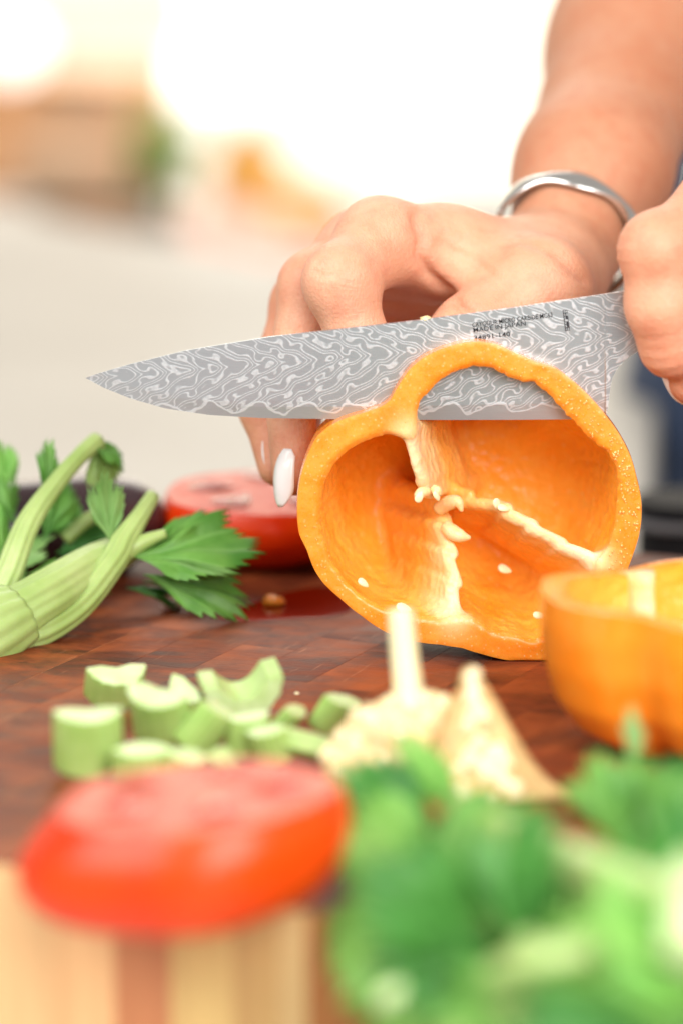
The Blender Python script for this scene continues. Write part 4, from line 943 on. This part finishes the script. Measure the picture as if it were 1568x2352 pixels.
celery_piece(330, 1802, 0, 0.0095, 1.9, 0.0070, 0.0085, (r_(-76), r_(0), r_(4)), 'low flat celery bar nearest the front tomato')
celery_piece(474, 1742, 0, 0.0070, 2.1, 0.0062, 0.0125, (r_(-66), r_(30), r_(30)), 'narrow celery piece leaning right, pale cut face to the camera')
celery_piece(572, 1740, 0, 0.0060, 2.7, 0.0052, 0.0105, (r_(-78), r_(-4), r_(20)), 'small upright celery piece under the U-shaped one')
celery_piece(655, 1704, 0, 0.0056, 2.3, 0.0046, 0.0090, (r_(-50), r_(10), r_(60)), 'small green celery piece right of the upright one')
celery_piece(690, 1752, 0, 0.0080, 1.9, 0.0056, 0.0150, (r_(12), r_(4), r_(84)), 'long pale celery piece lying flat behind the front tomato')
celery_piece(768, 1692, 0, 0.0062, 2.3, 0.0048, 0.0100, (r_(-60), r_(16), r_(30)), 'rightmost celery piece beside the cream core')
celery_piece(448, 1660, 0, 0.0070, 2.5, 0.0056, 0.0110, (r_(-40), r_(20), r_(-50)), 'rear middle celery piece tipped behind the largest one')
celery_piece(622, 1760, 0, 0.0062, 2.2, 0.0050, 0.0090, (r_(-70), r_(-10), r_(-15)), 'short celery block left of the long flat piece')
celery_piece(420, 1812, 0, 0.0062, 2.2, 0.0052, 0.0085, (r_(-60), r_(12), r_(25)), 'small celery block right of the low flat bar')
celery_piece(530, 1800, 0, 0.0056, 2.0, 0.0048, 0.0090, (r_(30), r_(10), r_(50)), 'small celery bit half hidden by the front tomato')

# ------------------------------------------------------------------ cream core and wedge, centre front
def lump(name, parent, c, ax, seed, mat, sub=4, amp=0.22, freq=2.2):
    bm = bmesh.new(); bmesh.ops.create_icosphere(bm, subdivisions=sub, radius=1)
    for v in bm.verts:
        q = v.co.copy(); q *= 1 + amp * mnoise.noise(q * freq + Vector((seed, seed, 0))) + 0.10 * mnoise.noise(q * 7 + Vector((0, seed, 0)))
        v.co = Vector((q.x * ax[0], q.y * ax[1], q.z * ax[2])) + c
    me = bpy.data.meshes.new(name); bm.to_mesh(me); bm.free(); me.materials.append(M[mat]); me.polygons.foreach_set('use_smooth', [True] * len(me.polygons))
    o = bpy.data.objects.new(name, me); C.objects.link(o)
    if parent: o.parent = parent; o.matrix_parent_inverse = Matrix.Translation(-parent.location)
    return o
def cores():
    b = G(910, 1800); d = (b - CAM).dot(FWD)
    root = thing('pepper_core', b, 'cream pepper core with seeds and an upright pale stalk', 'pepper core')
    lump('core_flesh', root, P(890, 1715, d), (0.0115, 0.011, 0.0105), 1.3, 'core_cream')
    lump('core_flesh', root, P(830, 1755, d - 0.004), (0.0085, 0.008, 0.0065), 4.1, 'core_cream')
    lump('core_flesh', root, P(985, 1700, d + 0.004), (0.0075, 0.008, 0.011), 2.2, 'core_cream')
    V, Fc = tube([P(940, 1690, d), P(938, 1600, d + 0.002), P(928, 1500, d + 0.004), P(920, 1402, d + 0.006)], [0.0040, 0.0034, 0.0031, 0.0029], 16, lambda a: 1 + 0.08 * math.cos(4 * a)); fix_normals(mesh_obj('stalk', V, Fc, 'core_stalk', root))
    for k in range(34):
        a = rng.uniform(0, 2 * math.pi); e = rng.uniform(-0.2, 1.3); q = Vector((math.cos(a) * math.cos(e), math.sin(a) * math.cos(e), math.sin(e)))
        cen, rad = random.choice([(P(890, 1715, d), (0.0112, 0.0108, 0.0102)), (P(985, 1700, d + 0.004), (0.0073, 0.0078, 0.0108)), (P(830, 1755, d - 0.004), (0.0083, 0.0078, 0.0063))])
        c = cen + Vector((q.x * rad[0], q.y * rad[1], q.z * rad[2])); lump('seed', root, c, (0.0019, 0.0014, 0.0019), k, 'seed', 2, 0.1)
    # wedge with a rough face
    b2 = G(1150, 1840); d2 = (b2 - CAM).dot(FWD)
    root2 = thing('pepper_core', b2, 'tan cream wedge with a bumpy seeded face, pointed tip up', 'pepper core')
    tri = [(1085, 1528), (1128, 1590), (1180, 1680), (1235, 1765), (1312, 1850), (1180, 1880), (1030, 1880), (985, 1780), (1005, 1690), (1030, 1620), (1050, 1585), (1060, 1540)]
    loop = catmull([P(*p, d2 + (1880 - p[1]) * 0.00003) for p in tri + tri[:1]], 5)[:-1]; cen = sum(loop, Vector()) / len(loop); rings = []
    for dep, k in ((-0.0045, 0.06), (-0.0046, 0.4), (-0.0040, 0.75), (-0.002, 0.95), (0.002, 1.0), (0.008, 0.95), (0.012, 0.75), (0.013, 0.1)):
        rings.append([cen.lerp(p, k) + FWD * (dep + 0.0016 * mnoise.noise(cen.lerp(p, k) * 260)) for p in loop])
    V, Fc = loft(rings); V = [Vector((p.x, p.y, max(p.z, 0.0006))) for p in V]; fix_normals(mesh_obj('core_flesh', V, Fc, 'core_tan', root2))
    for k in range(46):
        w = rng.uniform(0, 1); u0 = 1085 + (w - 0.1) * rng.uniform(-60, 130); v0 = 1545 + w * 300
        c = P(u0, v0, d2 - 0.0048 + (1880 - v0) * 0.00003); lump('seed', root2, c, (0.0018, 0.0010, 0.0018), k + 50, 'seed', 2, 0.1)
cores()

# ------------------------------------------------------------------ leafy celery
def leaf(parent, base, direc, normal, L, spread, mat, curl=0.25, seed=0, teeth=3, pleat=0.05, fold=0.15, deep=0.24):
    direc = direc.normalized(); normal = (normal - direc * normal.dot(direc)).normalized(); side = direc.cross(normal)
    nr, na = 16, 61; V = []; vein = []; rs = random.Random(seed)
    lob = [rs.uniform(0.85, 1.1) for _ in range(5)]
    for i in range(nr):
        u = (i / (nr - 1)) ** 0.9
        for j in range(na):
            t = j / (na - 1) * 2 - 1; ph = t * spread
            lobe = 1.04 - deep + deep * abs(math.cos(t * math.pi * 1.5)) ** 0.7
            saw = 1 + 0.11 * (((t * teeth * 2.5) % 1.0) - 0.5) * 2
            R = L * (1 - 0.42 * abs(t) ** 1.6) * lobe * saw * lob[min(4, int((t + 1) * 2.5))] ** 0.5
            edge = u * R
            x, y = edge * math.cos(ph * min(1, 0.35 + 0.9 * u)), edge * math.sin(ph * min(1, 0.35 + 0.9 * u))
            h = -curl * x * x / L + fold * abs(y) + pleat * L * u * math.sin(t * math.pi * 3 + seed) + 0.05 * L * mnoise.noise((x / L * 2.2 + seed, y / L * 2.2, 0))
            V.append(base + direc * x + side * y + normal * h); 
            vv = max(0.0, 1 - abs(t) * 30 / (0.4 + u)) if abs(t) < 0.2 else 0; 
            for tt in (-0.66, -0.33, 0.33, 0.66): vv = max(vv, 1 - abs(t - tt) * 34)
            vein.append(max(0.0, vv) * (1 - 0.5 * u))
    Fc = [(i * na + j, i * na + j + 1, (i + 1) * na + j + 1, (i + 1) * na + j) for i in range(nr - 1) for j in range(na - 1)]
    o = mesh_obj('leaf', V, Fc, mat, parent); at = o.data.attributes.new('vein', 'FLOAT', 'POINT'); at.data.foreach_set('value', vein)
    m = o.modifiers.new('thick', 'SOLIDIFY'); m.thickness = 0.00035; m.offset = 0
    return o
def ribbed(k, amp): return lambda a: 1 + amp * math.cos(k * a)
def imv(dx, dy, dz): return RIGHT * dx + UP * (-dy) + FWD * dz     # direction in picture terms: right, down, away
def stalk(parent, pts, rad, prof=None, mat='celery_stalk', name='stalk'):
    V, Fc = tube(pts, rad, 84 if prof else 30, prof); return fix_normals(mesh_obj(name, V, Fc, mat, parent))
def celery_left():
    b = G(30, 1490); root = thing('celery_bunch', b, 'leafy celery stalk lying on the board at the left edge', 'celery')
    d = (G(60, 1480) - CAM).dot(FWD)
    rib = lambda a: 1 + 0.07 * abs(math.cos(8 * a)) + 0.03 * math.cos(3 * a)
    stalk(root, [P(-200, 1545, d - 0.014), P(-90, 1490, d - 0.008), P(-10, 1445, d - 0.002), P(42, 1418, d + 0.002)], [0.0125, 0.0120, 0.0110, 0.0092], rib)           # ribbed base
    stalk(root, [P(20, 1425, d + 0.001), P(50, 1408, d + 0.002), P(120, 1362, d + 0.008), P(210, 1302, d + 0.022), P(290, 1262, d + 0.040)], [0.0090, 0.0080, 0.0071, 0.0060, 0.0048], lambda a: 1 + 0.05 * math.cos(5 * a + 1) + 0.02 * math.cos(16 * a))
    stalk(root, [P(15, 1470, d - 0.002), P(90, 1452, d + 0.002), P(180, 1392, d + 0.010), P(255, 1298, d + 0.018), P(282, 1248, d + 0.022), P(318, 1192, d + 0.027), P(352, 1138, d + 0.034)], [0.0043, 0.0043, 0.0040, 0.0037, 0.0036, 0.0026, 0.0020], ribbed(9, 0.05))
    stalk(root, [P(-30, 1430, d + 0.012), P(15, 1330, d + 0.016), P(60, 1212, d + 0.022), P(120, 1122, d + 0.030), P(180, 1052, d + 0.038), P(226, 1012, d + 0.044)], [0.0044, 0.0039, 0.0034, 0.0026, 0.0023, 0.0027], ribbed(9, 0.05))
    stalk(root, [P(150, 1240, d + 0.05), P(200, 1195, d + 0.052), P(245, 1178, d + 0.055)], [0.002, 0.0022, 0.002])
    stalk(root, [P(275, 1275, d + 0.022), P(330, 1245, d + 0.024), P(380, 1225, d + 0.026)], [0.0030, 0.0022, 0.0013])
    L = lambda u, v, dd, dr, nm, ln, sp_, mt, **k: leaf(root, P(u, v, d + dd), imv(*dr), imv(*nm), ln, sp_, mt, **k)
    L(300, 1278, 0.022, (1, -0.12, 0.05), (0.0, -0.75, -0.65), 0.034, 0.80, 'leaf_mid', seed=1, curl=0.12, teeth=5, pleat=0.03, deep=0.10)       # the big leaf
    L(330, 1320, 0.026, (1, 0.25, 0.0), (0.1, -0.7, -0.6), 0.031, 0.50, 'leaf_mid', seed=2, curl=0.15, deep=0.12)
    L(255, 1250, 0.024, (-0.12, -1, 0.1), (0.1, -0.2, -1), 0.019, 0.50, 'leaf_pale', seed=3, curl=-0.2, fold=0.05)                      # the one standing up
    L(222, 1020, 0.044, (0.25, 1, 0.1), (0.5, -0.3, -0.8), 0.016, 0.75, 'leaf_olive', seed=4, curl=0.25)                                # hanging from the tip
    L(215, 1020, 0.044, (0.55, 0.25, -0.1), (0.1, -0.9, -0.4), 0.010, 0.9, 'leaf_mid', seed=5, curl=0.3)
    L(105, 1150, 0.036, (0.12, -1, 0.1), (0.8, -0.2, -0.6), 0.017, 0.45, 'leaf_mid', seed=6, curl=0.1)
    L(40, 1200, 0.050, (-0.7, -0.6, 0.1), (0.2, -0.5, -0.8), 0.020, 0.65, 'leaf_mid', seed=7, curl=0.15)
    L(20, 1290, 0.040, (-0.6, -0.9, 0.2), (0.2, -0.5, -0.8), 0.026, 0.6, 'leaf_bright', seed=8, curl=0.15)
    L(130, 1270, 0.050, (0.9, -0.35, 0.2), (0.0, -0.8, -0.6), 0.022, 0.5, 'leaf_deep', seed=9, curl=0.1)
    L(100, 1240, 0.044, (0.35, -0.9, 0.2), (0.3, -0.4, -0.8), 0.018, 0.55, 'leaf_mid', seed=10, curl=0.1)
    L(60, 1320, 0.040, (0.9, 0.0, 0.2), (0.0, -0.8, -0.6), 0.022, 0.6, 'leaf_bright', seed=11, curl=0.2)
    L(-10, 1330, 0.036, (0.5, -0.5, 0.2), (0.0, -0.6, -0.8), 0.020, 0.6, 'leaf_pale', seed=12, curl=0.2)
    L(20, 1130, 0.060, (-0.3, -1, 0.1), (0.2, -0.5, -0.8), 0.016, 0.7, 'leaf_bright', seed=14, curl=0.15)
    L(0, 1250, 0.055, (-0.2, -1, 0.1), (0.4, -0.5, -0.8), 0.024, 0.7, 'leaf_mid', seed=15, curl=0.15)
    L(170, 1260, 0.055, (-0.3, -0.9, 0.1), (0.3, -0.5, -0.8), 0.022, 0.6, 'leaf_mid', seed=16, curl=0.2)
    L(120, 1310, 0.052, (0.8, -0.5, 0.1), (0.0, -0.7, -0.7), 0.024, 0.6, 'leaf_deep', seed=17, curl=0.2)
    L(70, 1360, 0.046, (-0.6, -0.6, 0.1), (0.1, -0.7, -0.7), 0.024, 0.65, 'leaf_bright', seed=18, curl=0.2)
    L(330, 1335, 0.040, (1, 0.12, 0.1), (0.0, -0.8, -0.5), 0.026, 0.45, 'leaf_bright', seed=19, curl=0.2)
    L(290, 1350, 0.036, (0.9, 0.1, 0.2), (0.0, -0.9, -0.4), 0.016, 0.6, 'leaf_deep', seed=13, curl=0.3)
celery_left()
def celery_front():
    b = G(1250, 2150); root = thing('celery_bunch', Vector((b.x, b.y, 0)), 'large blurred mass of celery leaves and stalks, front right', 'celery')
    us, vs = [], []
    for q in np.linspace(-0.1, 0.4, 200):
        r = B0 + E * float(q) - CAM; d_ = r.dot(FWD); us.append(CX + F_U * r.x / d_); vs.append(CY - F_U * r.dot(UP) / d_)
    edge = lambda u: float(np.interp(u, us, vs))
    GD = lambda u, v: (G(u, min(v, edge(u))) - CAM).dot(FWD)
    def P(u, v, d):                            # height above the board (or before its front) as paced out for a shorter lens
        lift = max(0.008, (0.5 * 1119 / (min(v, 2085) - 400) - d) * 0.9); return CAM + ray(u, v) * (GD(u, v) - min(lift, 0.03) - 0.030)
    L = lambda u, v, dd, dr, nm, ln, sp_, mt, **k: leaf(root, P(u, v, dd), imv(*dr), imv(*nm), ln, sp_, mt, **k)
    T_ = lambda u, v: P(u, v, 0.0) - FWD * 0.030
    stalk(root, [T_(1030, 1815), T_(1150, 1880), T_(1300, 1950), T_(1500, 2030), T_(1720, 2110)], [0.0026, 0.0036, 0.0043, 0.0046, 0.0048], ribbed(7, 0.05))
    stalk(root, [T_(1120, 2225) + FWD * 0.025, T_(1250, 2190) + FWD * 0.025, T_(1430, 2150) + FWD * 0.025, T_(1700, 2095) + FWD * 0.025], [0.0018, 0.0023, 0.0027, 0.0030], ribbed(7, 0.05))
    stalk(root, [T_(1545, 2110), T_(1535, 2010), T_(1550, 1900)], [0.0052, 0.0054, 0.0044], ribbed(7, 0.05), 'celery_cut')
    stalk(root, [P(930, 2050, 0.338), P(1060, 2080, 0.332), P(1200, 2160, 0.322), P(1330, 2290, 0.31)], [0.0012, 0.0018, 0.0024, 0.003])
    rows = [
        (1060, 1890, .362, (-0.55, -0.85, 0.1), (0.2, -0.5, -0.8), .017, .40, 'leaf_bright'), (1010, 1900, .356, (-0.85, -0.35, 0.0), (-0.1, -0.7, -0.7), .020, .75, 'leaf_deep'),
        (1030, 1960, .350, (-0.6, -0.1, 0.0), (0.0, -0.6, -0.8), .018, .8, 'leaf_bright'), (985, 2000, .345, (-0.75, 0.35, 0.0), (-0.3, -0.5, -0.8), .016, .7, 'leaf_mid'),
        (960, 1990, .343, (-0.45, 0.9, -0.1), (-0.4, -0.3, -0.8), .021, .65, 'leaf_bright'), (1010, 2030, .337, (-0.2, 1, -0.1), (0.0, -0.4, -0.9), .022, .7, 'leaf_olive'),
        (1100, 1980, .343, (0.1, 0.9, -0.2), (0.0, -0.6, -0.8), .022, .75, 'leaf_pale'), (1120, 2060, .333, (0.9, 0.25, 0.0), (0.1, -0.6, -0.8), .023, .60, 'leaf_deep'),
        (1180, 2080, .330, (0.8, 0.5, 0.0), (0.1, -0.5, -0.8), .018, .7, 'leaf_deep'), (1140, 1990, .350, (0.9, 0.6, 0.0), (0.1, -0.7, -0.7), .022, .45, 'leaf_olive'),
        (1430, 1975, .362, (0.15, -1, 0.1), (0.1, -0.4, -0.9), .016, .75, 'leaf_mid'), (1505, 1995, .358, (0.55, -0.75, 0.1), (0.1, -0.5, -0.9), .018, .75, 'leaf_mid'), (1400, 1930, .365, (-0.1, -0.7, 0.1), (0.0, -0.5, -0.9), .013, .7, 'leaf_bright'),
        (1530, 1910, .366, (0.3, -0.8, 0.2), (0.0, -0.5, -0.9), .013, .6, 'leaf_deep'), (1450, 1765, .372, (0.1, -0.9, 0.1), (0.5, -0.3, -0.8), .009, .35, 'leaf_pale'),
        (1330, 2110, .333, (0.9, 0.6, 0.0), (0.0, -0.5, -0.9), .022, .7, 'leaf_mid'), (1430, 2080, .330, (0.9, 0.4, 0.0), (0.0, -0.5, -0.9), .020, .7, 'leaf_deep'),
        (1020, 2120, .325, (-0.35, 0.8, -0.1), (0.0, -0.4, -0.9), .021, .75, 'leaf_bright'), (1080, 2200, .318, (0.2, 0.9, -0.1), (0.0, -0.4, -0.9), .023, .8, 'leaf_bright'),
        (1180, 2200, .316, (0.3, 0.9, -0.1), (0.1, -0.4, -0.9), .022, .8, 'leaf_mid'), (1050, 2240, .314, (0.2, 0.9, -0.1), (-0.2, -0.4, -0.9), .020, .7, 'leaf_mid'),
        (1280, 2230, .312, (0.2, 0.9, -0.1), (0.0, -0.4, -0.9), .020, .75, 'leaf_deep'), (1400, 2210, .312, (0.2, 0.9, -0.1), (0.0, -0.5, -0.9), .022, .75, 'leaf_bright'), (1500, 2220, .312, (0.3, 0.9, -0.1), (0.0, -0.5, -0.9), .022, .75, 'leaf_mid'),
        (1250, 2020, .338, (0.9, 0.2, 0.0), (0.0, -0.6, -0.8), .020, .5, 'leaf_olive'), (900, 2080, .335, (-0.3, 0.8, 0.0), (-0.5, -0.2, -0.8), .016, .7, 'leaf_bright'), (1120, 2290, .305, (-0.1, 0.9, 0), (-0.2, -0.5, -0.8), .018, .7, 'leaf_bright'),
        (1100, 2280, .303, (0.8, 0.3, 0), (0.2, -0.5, -0.8), .020, .7, 'leaf_olive'), (1350, 2300, .300, (0.8, 0.1, 0), (0.2, -0.5, -0.8), .022, .7, 'leaf_mid')]
    rs = random.Random(21)
    for v in range(1940, 2440, 76):
        for u in range(860, 1680, 112):
            uu, vv = u + rs.uniform(-40, 40), v + rs.uniform(-30, 30)
            if vv < 2075 and 1130 < uu < 1420: continue
            if vv < 1850 + (uu - 850) * 0.32 and uu < 1300: continue
            if vv > 2150 and uu < 1060: continue
            if vv < 2000 and uu > 1400 and rs.random() < 0.5: continue
            a = rs.uniform(0, 2 * math.pi) if uu > 1010 else rs.uniform(-0.9, 1.2)
            if vv < 2010: a = rs.uniform(0.3, 2.8) if uu > 1010 else rs.uniform(-0.4, 1.3)
            dd = 0.366 - (vv - 1850) * 0.00011 + rs.uniform(-0.003, 0.003)
            rows.append((uu, vv, dd, (math.cos(a), math.sin(a) * 0.7, rs.uniform(-0.5, 0.1)), (rs.uniform(-0.5, 0.5), rs.uniform(-0.8, -0.3), -0.8), rs.uniform(0.017, 0.023), rs.uniform(0.55, 0.75), rs.choice(['leaf_mid', 'leaf_mid', 'leaf_bright', 'leaf_deep', 'leaf_olive', 'leaf_deep'])))
    for k, (u, v, dd, dr, nm, ln, s_, mt) in enumerate(rows): L(u, v, dd, dr, nm, ln * 1.38, s_ * 1.12, mt, seed=30 + k, curl=0.2, deep=0.28)
celery_front()
scrap('celery_crumb', P(905, 2292, 0.545), 0.0032, 'celery_cut', 'pale white bit among the lowest celery leaves, lower left', 'scrap', (1, 0.8, 0.9), 11)  # celery-coloured bits added to stand for wet highlights on the leaves
scrap('celery_crumb', P(1095, 2250, 0.545), 0.0034, 'celery_cut', 'pale white bit on the celery leaves, right of its twin', 'scrap', (1, 0.8, 0.9), 12)

# ------------------------------------------------------------------ dark eggplant behind the celery leaves
def eggplant():
    c = G(150, 1330, 0.0); d = 0.90
    pts = [P(-260, 1225, d - 0.02), P(-120, 1222, d - 0.01), P(40, 1212, d), P(200, 1205, d + 0.006), P(300, 1205, d + 0.01), P(352, 1215, d + 0.012), P(378, 1222, d + 0.013)]
    root = thing('eggplant', Vector((c.x, c.y, 0)), 'dark purple-brown eggplant lying behind the celery leaves', 'eggplant')
    V, Fc = tube(pts, [0.004, 0.010, 0.0140, 0.0155, 0.0140, 0.0090, 0.0015], 40, None, 8); fix_normals(mesh_obj('eggplant_body', V, Fc, 'eggplant_skin', root))
    V, Fc = tube([P(-330, 1230, d - 0.034), P(-262, 1235, d - 0.03), P(-190, 1230, d - 0.025)], [0.003, 0.0045, 0.009], 20); mesh_obj('calyx', V, Fc, 'eggplant_calyx', root)
eggplant()
